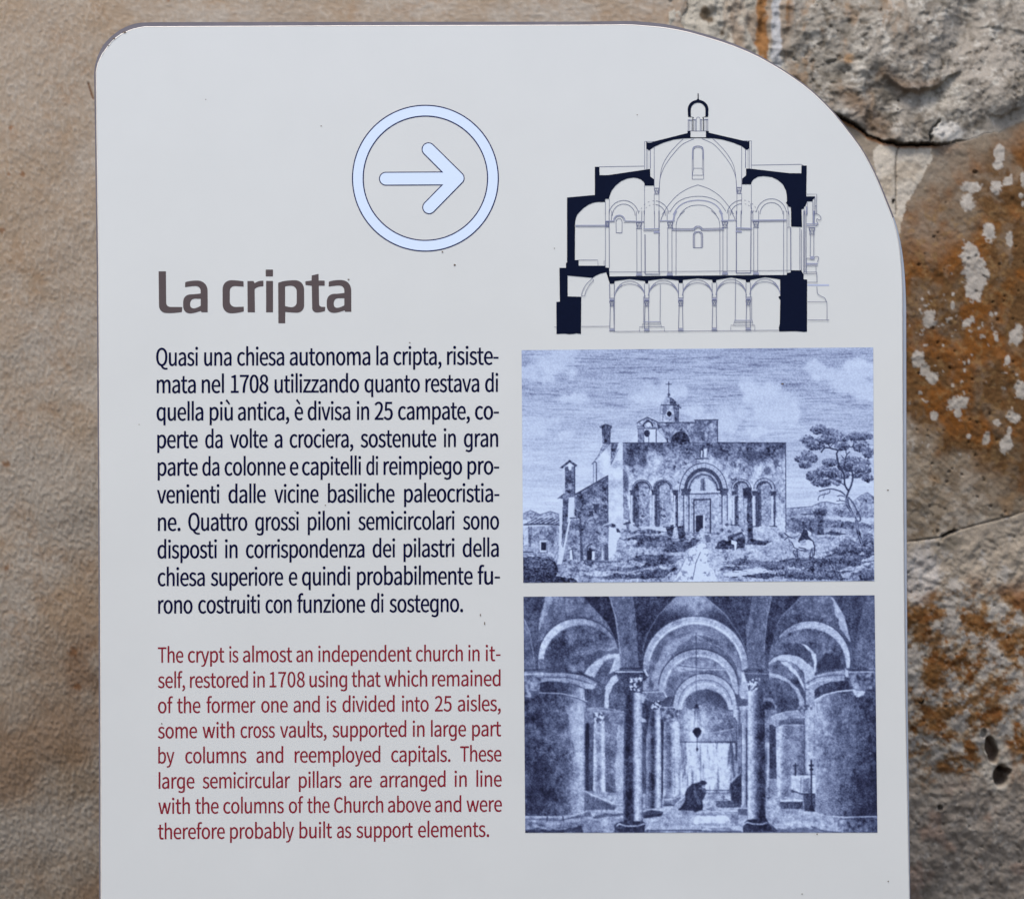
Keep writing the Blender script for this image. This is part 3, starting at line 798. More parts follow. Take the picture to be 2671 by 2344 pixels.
it = [
 (954.0, 400, 950.8, 1280, [("Quasi", Lq, 115, 582), ("una", Lq, 648, 955), ("chiesa", Lq, 1015, 1540), ("autonoma", X_, 1598, 495), ("la", Rq, 560, 692), ("cripta,", Rq, 750, 1285), ("risiste-", Rq, 1345, 1918)]),
 (1025.1, 400, 1021.7, 1280, [("mata", Lq, 122, 558), ("nel", Lq, 622, 870), ("1708", Lq, 945, 1365), ("utilizzando", X_, 1430, 370), ("quanto", Rq, 428, 1045), ("restava", Rq, 1105, 1705), ("di", Rq, 1768, 1915)]),
 (1096.7, 400, 1093.5, 1280, [("quella", Lq, 120, 642), ("più", Lq, 710, 968), ("antica,", Lq, 1022, 1595), ("è", Lq, 1652, 1742), ("divisa", X_, 1798, 272), ("in", Rq, 342, 482), ("25", Rq, 540, 745), ("campate,", Rq, 800, 1600), ("co-", Rq, 1655, 1922)]),
 (1168.5, 400, 1165.0, 1280, [("perte", Lq, 128, 580), ("da", Lq, 660, 855), ("volte", Lq, 935, 1355), ("a", Lq, 1430, 1515), ("crociera,", X_, 1598, 305), ("sostenute", Rq, 385, 1228), ("in", Rq, 1308, 1445), ("gran", Rq, 1532, 1915)]),
 (1240.2, 400, 1236.8, 1280, [("parte", Lq, 133, 580), ("da", Lq, 628, 820), ("colonne", Lq, 875, 1555), ("e", Lq, 1600, 1688), ("capitelli", X_, 1735, 392), ("di", Rq, 448, 582), ("reimpiego", Rq, 640, 1515), ("pro-", Rq, 1572, 1925)]),
 (1312.0, 400, 1308.5, 1280, [("venienti", Lq, 125, 820), ("dalle", Lq, 918, 1335), ("vicine", Lq, 1428, 1922), ("basiliche", Rq, 22, 765), ("paleocristia-", Rq, 868, 1928)]),
 (1384.0, 400, 1380.0, 1280, [("ne.", Lq, 135, 388), ("Quattro", Lq, 472, 1130), ("grossi", Lq, 1215, 1702), ("piloni", X_, 1800, 268), ("semicircolari", Rq, 358, 1430), ("sono", Rq, 1522, 1925)]),
 (1455.7, 400, 1451.3, 1280, [("disposti", Lq, 130, 792), ("in", Lq, 880, 1022), ("corrispondenza", X_, 1112, 430), ("dei", Rq, 518, 770), ("pilastri", Rq, 862, 1430), ("della", Rq, 1518, 1922)]),
 (1527.8, 400, 1523.3, 1280, [("chiesa", Lq, 132, 658), ("superiore", Lq, 722, 1528), ("e", Lq, 1588, 1675), ("quindi", X_, 1735, 272), ("probabilmente", Rq, 345, 1632), ("fu-", Rq, 1685, 1935)]),
 (1599.5, 400, 1595.0, 1210, [("rono", Lq, 138, 522), ("costruiti", Lq, 582, 1270), ("con", Lq, 1330, 1622), ("funzione", X_, 1682, 438), ("di", Rq, 500, 642), ("sostegno.", Rq, 705, 1525)]),
]
typeset("italian_text", it, 380, 850, 4.2583, 34.3, 6.0, 0.80, m_navy, "dark blue paragraph in Italian")
en = [
 (1727.3, 420, 1722.8, 1300, [("The", Lq, 102, 315), ("crypt", Lq, 352, 658), ("is", Lq, 698, 775), ("almost", Lq, 812, 1225), ("an", Lq, 1258, 1395), ("independent", X_, 1442, 718), ("church", Rq, 752, 1145), ("in", Rq, 1190, 1285), ("it-", Rq, 1335, 1460)]),
 (1793.2, 420, 1788.0, 1300, [("self,", Lq, 102, 330), ("restored", Lq, 370, 855), ("in", Lq, 898, 995), ("1708", Lq, 1035, 1330), ("using", X_, 1368, 178), ("that", Rq, 215, 458), ("which", Rq, 488, 848), ("remained", Rq, 888, 1460)]),
 (1858.8, 420, 1853.3, 1300, [("of", Lq, 102, 228), ("the", Lq, 262, 458), ("former", Lq, 508, 918), ("one", Lq, 965, 1188), ("and", Lq, 1235, 1455), ("is", X_, 1512, 88), ("divided", Rq, 138, 575), ("into", Rq, 635, 860), ("25", Rq, 910, 1052), ("aisles,", Rq, 1102, 1462)]),
 (1924.5, 420, 1918.8, 1300, [("some", Lq, 102, 430), ("with", Lq, 475, 742), ("cross", Lq, 792, 1080), ("vaults,", Lq, 1122, 1512), ("supported", Rq, 55, 672), ("in", Rq, 725, 825), ("large", Rq, 878, 1172), ("part", Rq, 1222, 1465)]),
 (1989.8, 420, 1984.6, 1300, [("by", Lq, 105, 240), ("columns", Lq, 330, 842), ("and", Lq, 925, 1150), ("reemployed", X_, 1245, 455), ("capitals.", Rq, 545, 1042), ("These", Rq, 1122, 1468)]),
 (2055.6, 420, 2050.0, 1300, [("large", Lq, 108, 408), ("semicircular", Lq, 475, 1208), ("pillars", X_, 1280, 130), ("are", Rq, 198, 385), ("arranged", Rq, 452, 1000), ("in", Rq, 1075, 1178), ("line", Rq, 1258, 1470)]),
 (2121.3, 420, 2115.5, 1300, [("with", Lq, 105, 370), ("the", Lq, 415, 610), ("columns", Lq, 648, 1155), ("of", Lq, 1195, 1318), ("the", X_, 1350, 32), ("Church", Rq, 68, 480), ("above", Rq, 518, 878), ("and", Rq, 912, 1132), ("were", Rq, 1175, 1472)]),
 (2187.3, 420, 2181.0, 1276, [("therefore", Lq, 102, 662), ("probably", Lq, 705, 1240), ("built", X_, 1285, 52), ("as", Rq, 92, 212), ("support", Rq, 255, 728), ("elements.", Rq, 770, 1365)]),
]
typeset("english_text", en, 380, 850, 3.2042, 29.5, 3.6, 0.79, m_red, "crimson paragraph in English")

# ---- section through the church
def section():
    K = 5.379
    A = lambda *p: [(1440 + x / K, 230 + y / K) for x, y in p]
    B = lambda *p: [(1800 + x / K, 230 + y / K) for x, y in p]
    C = lambda *p: [(1440 + x / K, 550 + y / K) for x, y in p]
    Dq = lambda *p: [(1800 + x / K, 550 + y / K) for x, y in p]
    MX = 2 * (1800 + 110 / K)
    mir = lambda pts: [(MX - x, y - .015 * (MX / 2 - x)) for x, y in pts]
    so = Flat()
    so.poly([A((600, 1105), (663, 1105), (666, 1222), (780, 1222), (1375, 1135), (1378, 1240), (1430, 1280), (1430, 1368), (1297, 1368),
               (1297, 1340), (1285, 1318), (1250, 1285), (1200, 1264), (1140, 1257), (1060, 1268), (970, 1305), (890, 1370), (835, 1440), (805, 1520), (798, 1555),
               (748, 1555), (745, 1598), (640, 1598), (580, 1608), (510, 1636), (440, 1685), (380, 1745), (355, 1775))
             + C((338, 90), (325, 150), (322, 200), (320, 690), (372, 690), (372, 770), (745, 770), (750, 795), (800, 800), (806, 920), (2041, 908))
             + Dq((1355, 900), (1358, 872), (1410, 865), (1415, 835), (1545, 835), (1562, 828), (1565, 850), (1592, 890), (1592, 960), (1642, 965), (1640, 1692), (1600, 1697), (1500, 1688), (1420, 1688), (1250, 1692),
                  (1245, 1640), (1258, 1580), (1265, 1250), (1240, 1215), (1245, 1200), (1265, 1195), (1262, 962), (1180, 948), (1050, 932), (845, 970), (842, 1000), (783, 1000), (780, 968), (575, 935), (368, 970), (362, 1005), (315, 1005), (310, 968), (105, 948))
             + C((1836, 970), (1834, 1012), (1778, 1012), (1772, 975), (1560, 952), (1350, 980), (1345, 1018), (1308, 1018), (1303, 985), (1090, 958), (878, 985), (873, 1022), (810, 1022), (803, 860), (760, 862), (680, 880), (610, 910), (570, 940),
                 (218, 908), (218, 1200), (410, 1205), (405, 1725), (340, 1718), (300, 1726), (240, 1730), (180, 1722), (120, 1724), (62, 1728), (60, 1278), (110, 1275), (108, 1200), (103, 800), (195, 800), (195, 735), (210, 720))
             + A((210, 1535), (600, 1500))], L2)
    so.poly([A((1320, 750), (1345, 766), (1385, 766), (1430, 750), (1900, 632), (1900, 603), (1942, 603), (1942, 691)) + B((222, 691), (222, 600), (262, 603), (262, 627), (760, 742), (815, 750), (832, 742), (832, 840), (815, 862), (785, 865), (725, 815), (600, 765), (450, 722), (330, 705), (100, 701))
             + A((1840, 706), (1700, 725), (1560, 768), (1430, 825), (1362, 875), (1322, 850))], L2)
    so.poly([B((785, 1130), (830, 1130), (1400, 1195), (1560, 1195), (1562, 1088), (1636, 1088), (1630, 1520), (1755, 1520), (1742, 1550), (1720, 1565), (1718, 1590), (1640, 1590), (1620, 1650), (1597, 1672), (1597, 1692), (1563, 1700), (1565, 1775)) + Dq((1570, 228), (1418, 220), (1415, 0))
             + B((1412, 1670), (1380, 1665), (1370, 1640), (1345, 1612), (1358, 1590), (1358, 1520), (1345, 1440), (1300, 1350), (1230, 1290), (1150, 1250), (1030, 1235), (950, 1245), (890, 1280), (862, 1320), (857, 1350), (728, 1350), (730, 1272), (785, 1225))], L2)
    cup = arc(112, 300, 146, 134, 180, 360, 18)
    cin = arc(112, 310, 103, 104, 360, 180, 18)
    so.poly([B((-28, 405), *cup, (252, 405), (190, 410), (178, 425), (172, 410), (214, 400), *cin, (10, 400), (52, 410), (46, 425), (34, 410))], L2)
    so.poly([B((106, 75), (118, 75), (119, 150), (135, 170), (88, 170), (105, 150))], L3)
    for x in (38, 185):
        so.poly([B((x - 5, 415), (x + 6, 415), (x + 6, 600), (x - 5, 600))], L2)
    so.build("masonry_cut", mat("dark_navy_print", rgba((8, 18, 42)), 0.4, noise=0.08, nscale=300), None)
    mas = bpy.data.objects["masonry_cut"]

    ln = Flat()
    lg = Flat()
    hh = [L1]
    def l(pts, wd=1.25):
        hh[0] += 0.0000012
        ln.line(pts, wd, hh[0])
    def g(pts, wd=2.0):
        hh[0] += 0.0000012
        lg.line(pts, wd, hh[0])
    def both(pts, wd=1.25):
        l(pts, wd); l(mir(pts), wd)
    def bothg(pts, wd=2.0):
        g(pts, wd); g(mir(pts), wd)
    sm = smoothline
    # attic and drum
    l(A((663, 1105), (1290, 1095))); l(B((862, 1082), (1555, 1070), (1590, 1088)))
    both(A((1297, 750), (1297, 1140))); both(A((1343, 865), (1343, 1138)), 1.0); both(A((1322, 850), (1322, 1140)), 1.0); both(A((1378, 870), (1378, 1130)), 1.7)
    both(A((1433, 825), (1433, 1400))); l(A((1300, 750), (1430, 750)), .9); l(B((740, 740), (858, 740)), .9)
    both(sm(A((1503, 1420), (1512, 1290), (1545, 1170), (1605, 1055), (1705, 920), (1830, 790), (1990, 712))))
    both(sm(A((1503, 1480), (1515, 1260), (1548, 1090), (1630, 940), (1730, 820), (1840, 712))))
    both(sm(A((1545, 1775), (1630, 1645), (1750, 1510), (1900, 1412), (2046, 1358))))
    both(sm(A((1655, 1735), (1690, 1680), (1750, 1610), (1840, 1555), (1950, 1525), (2046, 1517))))
    bothg(sm(A((1700, 1775), (1745, 1700), (1815, 1632), (1920, 1588), (2046, 1572))) , 2.6)
    both(sm(A((1790, 1775), (1860, 1700), (1950, 1652), (2046, 1640))))
    both(A((1433, 1490), (1433, 1775)), 1.1); both(A((1500, 1490), (1500, 1775)), 1.1)
    both(A((1297, 1368), (1297, 1775)), 1.1); l(A((748, 1598), (748, 1775)), 1.4); l(A((803, 1555), (803, 1775)), 1.1)
    # capitals drawn as small lattices
    def capital(x0, y0, x1, y1, T):
        l(T((x0, y0), (x1, y0)), 2.0); l(T((x0, y1), (x1, y1)), 1.6)
        xm, ym = (x0 + x1) / 2, (y0 + y1) / 2
        l(T((x0, y0), (x0 + (x1 - x0) * .18, y1)), 1.4); l(T((x1, y0), (x1 - (x1 - x0) * .18, y1)), 1.4)
        l(T((x0 + 4, y0 + 8), (xm, y1 - 3), (x1 - 4, y0 + 8)), 1.3)
        l(T((x0 + 12, y1 - 10), (xm, y0 + 8), (x1 - 12, y1 - 10)), 1.3)
        l(T((x0 + 8, ym), (x1 - 8, ym)), .9)
    capital(1433, 1405, 1503, 1488, A); capital(652, 1395, 722, 1480, B)
    # lantern drum
    for x in (-30, -20, -5, 18, 55, 75, 85, 140, 150, 160, 205, 225, 238, 250):
        l(B((x, 440), (x, 602)), .8)
    l(B((-25, 450), (30, 450)), 2.0); l(B((48, 445), (80, 445)), 1.8); l(B((140, 445), (175, 445)), 1.8); l(B((195, 445), (252, 440)), 2.0)
    l(sm(B((88, 600), (88, 440), (100, 412), (118, 408), (135, 420), (140, 450), (140, 600))), .9); l(B((-20, 602), (225, 602)), 1.0); l(B((-28, 325), (-22, 345), (-28, 380)), 2); l(B((252, 320), (248, 345), (255, 380)), 2)
    # windows on the axis
    both(sm(B((30, 1278), (30, 1000), (34, 870), (55, 825), (108, 810)))); both(sm(B((48, 1150), (48, 900), (60, 850), (108, 835))), .9)
    l(B((48, 1125), (165, 1125)), 1); l(B((32, 1222), (182, 1222)), 1); l(B((30, 1278), (182, 1278)), 1); l(B((48, 1125), (32, 1222)), .8); l(B((165, 1125), (182, 1222)), .8)
    bothg(sm(B((38, 1000), (38, 880), (60, 830), (108, 820))), 1.4)
    both(sm(Dq((43, 518), (43, 350), (60, 305), (108, 288)))); both(sm(Dq((66, 518), (66, 350), (80, 315), (108, 303))), 1.0); l(Dq((42, 518), (168, 518)), 1.5)
    bothg(sm(Dq((54, 510), (54, 350), (70, 308), (108, 295))), 1.3)
    # side arcades
    def archpair(cx, cy, ro, ri, T, dash=False):
        o, i = arc(cx, cy, ro, ro * 1.02, 188, 352, 26), arc(cx, cy, ri, ri * 1.02, 180, 360, 26)
        for q in (o, i):
            if dash:
                l(T(*q[14:]))
                for k in range(3, 14, 3):
                    l(T(*q[k:k + 2]), 1.0)
            else:
                l(T(*q))
    archpair(1005, 1790, 210, 160, A); archpair(1433, 1793, 208, 158, A, True)
    q = mir(A(*arc(1433, 1793, 208, 212, 270, 352, 14))); l(q); q = mir(A(*arc(1433, 1793, 158, 162, 270, 360, 14))); l(q)
    archpair(1140, 1768, 212, 160, B)
    for k in range(4):
        l(B(*arc(740, 1785, 208, 212, 275 + k * 16, 282 + k * 16, 2)), 1); l(B(*arc(740, 1785, 158, 162, 280 + k * 18, 288 + k * 18, 2)), 1)
    l(B((850, 1620), (855, 1690), (882, 1775)), 1.0)
    l(C((838, 0), (832, 140))); l(C((1180, 0), (1183, 150))); l(C((1260, 0), (1255, 150))); l(C((1212, 0), (1222, 16), (1235, 0)), 1)
    l(Dq((962, 0), (962, 130))); l(Dq((1312, 0), (1312, 900))); l(Dq((880, 0), (880, 130))); l(Dq((905, 0), (922, 12), (938, 0)), 1)
    l(C((1640, 0), (1653, 12), (1668, 0)), 1); l(C((1612, 0), (1615, 140))); l(C((1590, 0), (1540, 90), (1515, 160))); l(mir(C((1590, 0), (1540, 90), (1515, 160)))); l(mir(C((1612, 0), (1615, 140))))
    both(C((1860, 0), (1795, 60), (1755, 120), (1740, 200), (1738, 905))); bothg(C((1745, 0), (1715, 60), (1700, 140)), 4.0)
    g(C((755, 145), (870, 142))); l(C((755, 158), (880, 158))); g(C(*arc(942, 142, 80, 80, 180, 360, 16)), 2.6); l(C(*arc(942, 142, 62, 62, 180, 360, 16)), .9); g(C((1025, 142), (1290, 150))); l(C((1005, 162), (1290, 162)))
    l(sm(C((900, 308), (898, 160), (912, 122), (940, 108), (968, 122), (982, 160), (980, 308)))); l(C((900, 308), (982, 308)), 1.5)
    g(C((328, 206), (800, 204)), 2.4); l(C((328, 226), (795, 226)), 1.1)
    l(C((748, 0), (748, 785)), 1.1); l(C((800, 0), (803, 800)), 1.5); capital(750, 150, 800, 226, C)
    for x in (1188, 1250, 1622, 1680):
        l(C((x, 240), (x + 2, 905)), 1.2)
    for x in (460, 518, 892, 948):
        l(Dq((x, 235), (x, 880)), 1.2)
    for x in (1220, 1650):
        l(C((x - 30, 865), (x + 30, 865)), 1.6); g(C((x - 38, 890), (x + 42, 890)), 4.0); l(C((x - 44, 908), (x + 44, 908)), 1.5)
    for x in (488, 922):
        l(Dq((x - 30, 858), (x + 30, 858)), 1.6); g(Dq((x - 38, 878), (x + 42, 878)), 4.0); l(Dq((x - 44, 895), (x + 44, 895)), 1.5)
    capital(1180, 165, 1260, 248, C); capital(1617, 160, 1697, 240, C); capital(447, 155, 530, 235, Dq); capital(885, 152, 963, 232, Dq)
    l(C((1292, 0), (1292, 250))); l(C((1436, 0), (1436, 250))); l(C((1500, 0), (1500, 870)), 2.2); l(C((1303, 330), (1305, 880)), 2.2)
    g(C((1280, 256), (1500, 250)), 2.4); l(C((1282, 282), (1510, 280)), 1.4); g(C((1425, 300), (1510, 296)), 5.0)
    l(Dq((648, 0), (648, 870)), 2.0); l(Dq((715, 0), (712, 240)), 1.8); l(Dq((855, 0), (850, 870)), 2.0); g(Dq((645, 240), (870, 250)), 3.2); l(Dq((650, 270), (845, 268)), 1.2); g(Dq((640, 288), (725, 292)), 4.2)
    l(C((1298, 860), (1305, 890), (1515, 890), (1500, 860)), 2.0); l(Dq((643, 850), (650, 875), (850, 872), (850, 840)), 2.0)
    g(C((1515, 142), (1720, 140)), 2.6); g(Dq((430, 138), (625, 132)), 2.6); g(Dq((865, 135), (1350, 128)), 3.0); l(Dq((870, 152), (1350, 148)), 1.2)
    both(sm(C((1680, 248), (1965, 250), (1990, 238), (2020, 218), (2046, 214))), 1.3); bothg(sm(C((1680, 262), (1968, 264), (1995, 250), (2020, 230), (2046, 226))), 2.0); both(sm(C((1680, 280), (1975, 280), (2000, 265), (2025, 248), (2046, 243))), 1.1)
    l(C((805, 856), (2041, 848)) + Dq((1410, 835)), 1.0)
    l(C((372, 690), (640, 690), (645, 768)), 1.2); l(C((730, 770), (728, 705), (745, 705)), .9)
    # crypt arcade
    for (cx, ty, T) in ((1090, 985, C), (1562, 975, C), (2041, 970, C), (575, 962, Dq), (1050, 955, Dq)):
        o = arc(cx, ty + 232, 214, 232, 184, 356, 28)
        i = arc(cx, ty + 232, 214, 192, 184, 356, 28)
        l(T(*o), 1.3); l(T(*i), 1.2)
        g(T(*arc(cx, ty + 232, 214, 212, 186, 240, 12)), 1.6); g(T(*arc(cx, ty + 232, 214, 212, 300, 354, 12)), 1.6)
    for (cx, y, T) in ((840, 1225, C), (1327, 1225, C), (1805, 1222, C), (340, 1215, Dq), (815, 1212, Dq)):
        hw = 32
        l(T((cx - hw, y - 205), (cx - hw, y)), 1.3); l(T((cx + hw, y - 205), (cx + hw, y)), 1.3)
        l(T((cx - 38, y), (cx + 38, y)), 1.6); g(T((cx - 36, y + 18), (cx + 36, y + 18)), 3.4); l(T((cx - 34, y + 34), (cx + 34, y + 34)), 1.5)
        capital(cx - 34, y + 42, cx + 34, y + 112, T)
        l(T((cx - 24, y + 118), (cx - 32, y + 430)), 1.4); l(T((cx + 24, y + 118), (cx + 30, y + 430)), 1.4)
        g(T((cx - 36, y + 440), (cx + 36, y + 440)), 3.4); l(T((cx - 40, y + 460), (cx + 40, y + 460)), 1.5); l(T((cx - 34, y + 424), (cx + 34, y + 424)), 1.2)
    l(C((872, 1022), (872, 1680)), 1.2); l(C((806, 1022), (810, 1220)), 1.6)
    l(C((872, 1692), (2041, 1685)) + Dq((1245, 1675)), 1.2); l(C((30, 1630), (60, 1630)), 1.1); l(C((410, 1622), (805, 1620)), 1.1)
    for (x0, x1, y0, y1, T) in ((1225, 1575, 1627, 1690, C), (1265, 1530, 1592, 1625, C), (1278, 1522, 1555, 1590, C), (570, 908, 1605, 1675, Dq), (612, 880, 1568, 1605, Dq), (622, 872, 1535, 1566, Dq)):
        l(T((x0, y1), (x0, y0), (x1, y0), (x1, y1)), 1.2)
    g(C((1275, 1556), (1525, 1556)), 2.2); g(Dq((620, 1537), (875, 1537)), 2.2)
    l(C((1518, 1035), (1514, 1552)), 1.1); l(C((1283, 1200), (1285, 1550)), 1.0); l(Dq((636, 950), (632, 1535)), 1.1); l(Dq((862, 1200), (862, 1535)), 1.0)
    l(sm(C((410, 1195), (432, 1110), (480, 1030), (545, 965), (572, 945)))); l(sm(C((455, 1195), (478, 1120), (528, 1035), (575, 985), (578, 960)))); l(C((410, 1195), (455, 1195)), 1)
    # porch outside
    l(B((1635, 1490), (1775, 1490), (1773, 1775))); l(B((1750, 1522), (1750, 1775)), 1.6); l(B((1722, 1592), (1722, 1775)), 1.6); l(B((1642, 1592), (1642, 1775)), 1.1); g(B((1630, 1660), (1630, 1775)), 3)
    l(B((1600, 1692), (1600, 1775)), 1); l(B((1748, 1655), (1775, 1655)), 1.6); l(B((1365, 1650), (1380, 1775)), 1.2)
    l(Dq((1358, 0), (1358, 868)), 1.0); l(Dq((1410, 232), (1412, 835)), 1.9); l(Dq((1362, 232), (1412, 232)), 1.1); l(Dq((1538, 238), (1538, 830)), 1.2); l(Dq((1560, 262), (1560, 830)), 1.2); l(Dq((1385, 0), (1385, 232)), 1)
    l(Dq((1592, 0), (1592, 880)), 1.2); l(Dq((1606, 0), (1606, 860)), 1.2); l(Dq((1625, 0), (1625, 860)), 1.4); l(Dq((1722, 0), (1722, 180))); l(Dq((1742, 0), (1742, 180))); g(Dq((1732, 0), (1732, 180)), 2.0); l(Dq((1775, 0), (1775, 40)), 1)
    l(sm(Dq((1742, 42), (1785, 45), (1830, 82), (1832, 120), (1810, 132), (1780, 112), (1775, 145), (1798, 182)))); g(Dq((1635, 186), (1795, 186)), 2.6); g(Dq((1635, 212), (1762, 212)), 2.4); l(Dq((1798, 182), (1762, 215)), 1.1); l(Dq((1660, 238), (1752, 238)), 1.2)
    capital(1668, 242, 1748, 330, Dq); l(Dq((1686, 335), (1684, 640))); l(Dq((1734, 335), (1734, 640))); g(Dq((1684, 650), (1740, 650)), 4.5); g(Dq((1680, 672), (1742, 672)), 3)
    l(sm(Dq((1740, 662), (1755, 645), (1790, 643), (1805, 665), (1795, 690), (1785, 722)))); l(sm(Dq((1630, 735), (1630, 672), (1680, 668)))); g(Dq((1630, 742), (1790, 742)), 3.4); g(Dq((1630, 765), (1785, 765)), 1.8); l(Dq((1628, 665), (1628, 860)), 1.4); l(Dq((1765, 770), (1765, 858)), .9)
    l(Dq((1590, 860), (1775, 860))); l(Dq((1592, 882), (1775, 882)), 1.0); l(Dq((1775, 860), (1780, 1002)), 1.4); l(Dq((1640, 1002), (1782, 1002))); l(Dq((1632, 862), (1640, 885)), 1)
    l(sm(Dq((1778, 1062), (1784, 1150), (1815, 1185), (1885, 1222), (1905, 1260), (1915, 1278)))); l(Dq((1645, 1276), (1918, 1276), (1920, 1532))); l(Dq((1645, 1532), (1952, 1532)), 1.4)
    pb = Flat()
    pb.line(Dq((1645, 1040), (1950, 1042)), 4.4, L1)
    idx = ln.merge(lg, pb)
    root = ln.build("section_drawing", [mat("thin_blue_line", rgba((104, 110, 142)), 0.4), mat("mauve_tint", rgba((150, 156, 184)), 0.4), mat("pale_tint", rgba((178, 188, 218)), 0.4)], sign, "line drawing of a church cut in section")
    root.data.polygons.foreach_set("material_index", idx)
    mas.parent = root
section()

# ---- weathering marks on the face: chips on the top-left corner and little specks
def marks():
    chip = Flat()
    chip.poly([smoothline([(277, 126), (283, 118), (296, 104), (308, 94), (318, 87), (313, 93), (303, 101), (293, 109), (284, 120), (277, 126)], 3)[:-1]], L2)
    chip.poly([[(263, 147), (268, 138), (274, 131), (271, 137), (266, 146)]], L2)
    chip.build("edge_chip", mat("chipped_edge", rgba((250, 248, 244)), 0.3), sign, "bright chips on the top left corner")
    m_sp = mat("grime", rgba((112, 100, 92)), 0.8)
    for (x, y, rx, ry) in ((325, 85, 5.5, 2.0), (297.5, 101.5, 3.5, 1.8), (283, 119.5, 2, 1.2), (2184, 978, 0, 0), (1186, 691, 3.0, 2.4), (909, 729, 2.6, 1.6), (2041, 1001, 3.2, 2.0), (1154, 657, 2.2, 2.0),
                       (1069, 893.5, 2.4, 1.3), (849, 1317, 2.0, 1.2), (1264, 1625, 1.3, 4.5), (1253, 1603, 1.2, 3.5), (2317, 2297, 2.2, 1.6), (2131, 2174, 1.8, 1.8), (2316, 1278, 2.2, 1.8),
                       (1662, 300, 1.6, 1.2), (1446, 648, 1.6, 1.2), (422, 1886, 1.8, 1.6), (770, 1332, 2.4, .9), (838, 329, 2.4, 1.0), (537, 260, 1.5, 1.2), (1190, 1685, 1.4, 1.2), (363, 1107, 1.5, 1), (2092, 2330, 2.5, 1.0)):
        if rx:
            a0 = RND.uniform(0, 60)
            sp = Flat()
            sp.poly([[(x + rx * (1 + .25 * math.sin(k * 2.1 + a0)) * math.cos(k * math.pi / 5), y + ry * math.sin(k * math.pi / 5)) for k in range(10)]], L3)
            sp.build("dirt_speck", m_sp, sign)
marks()

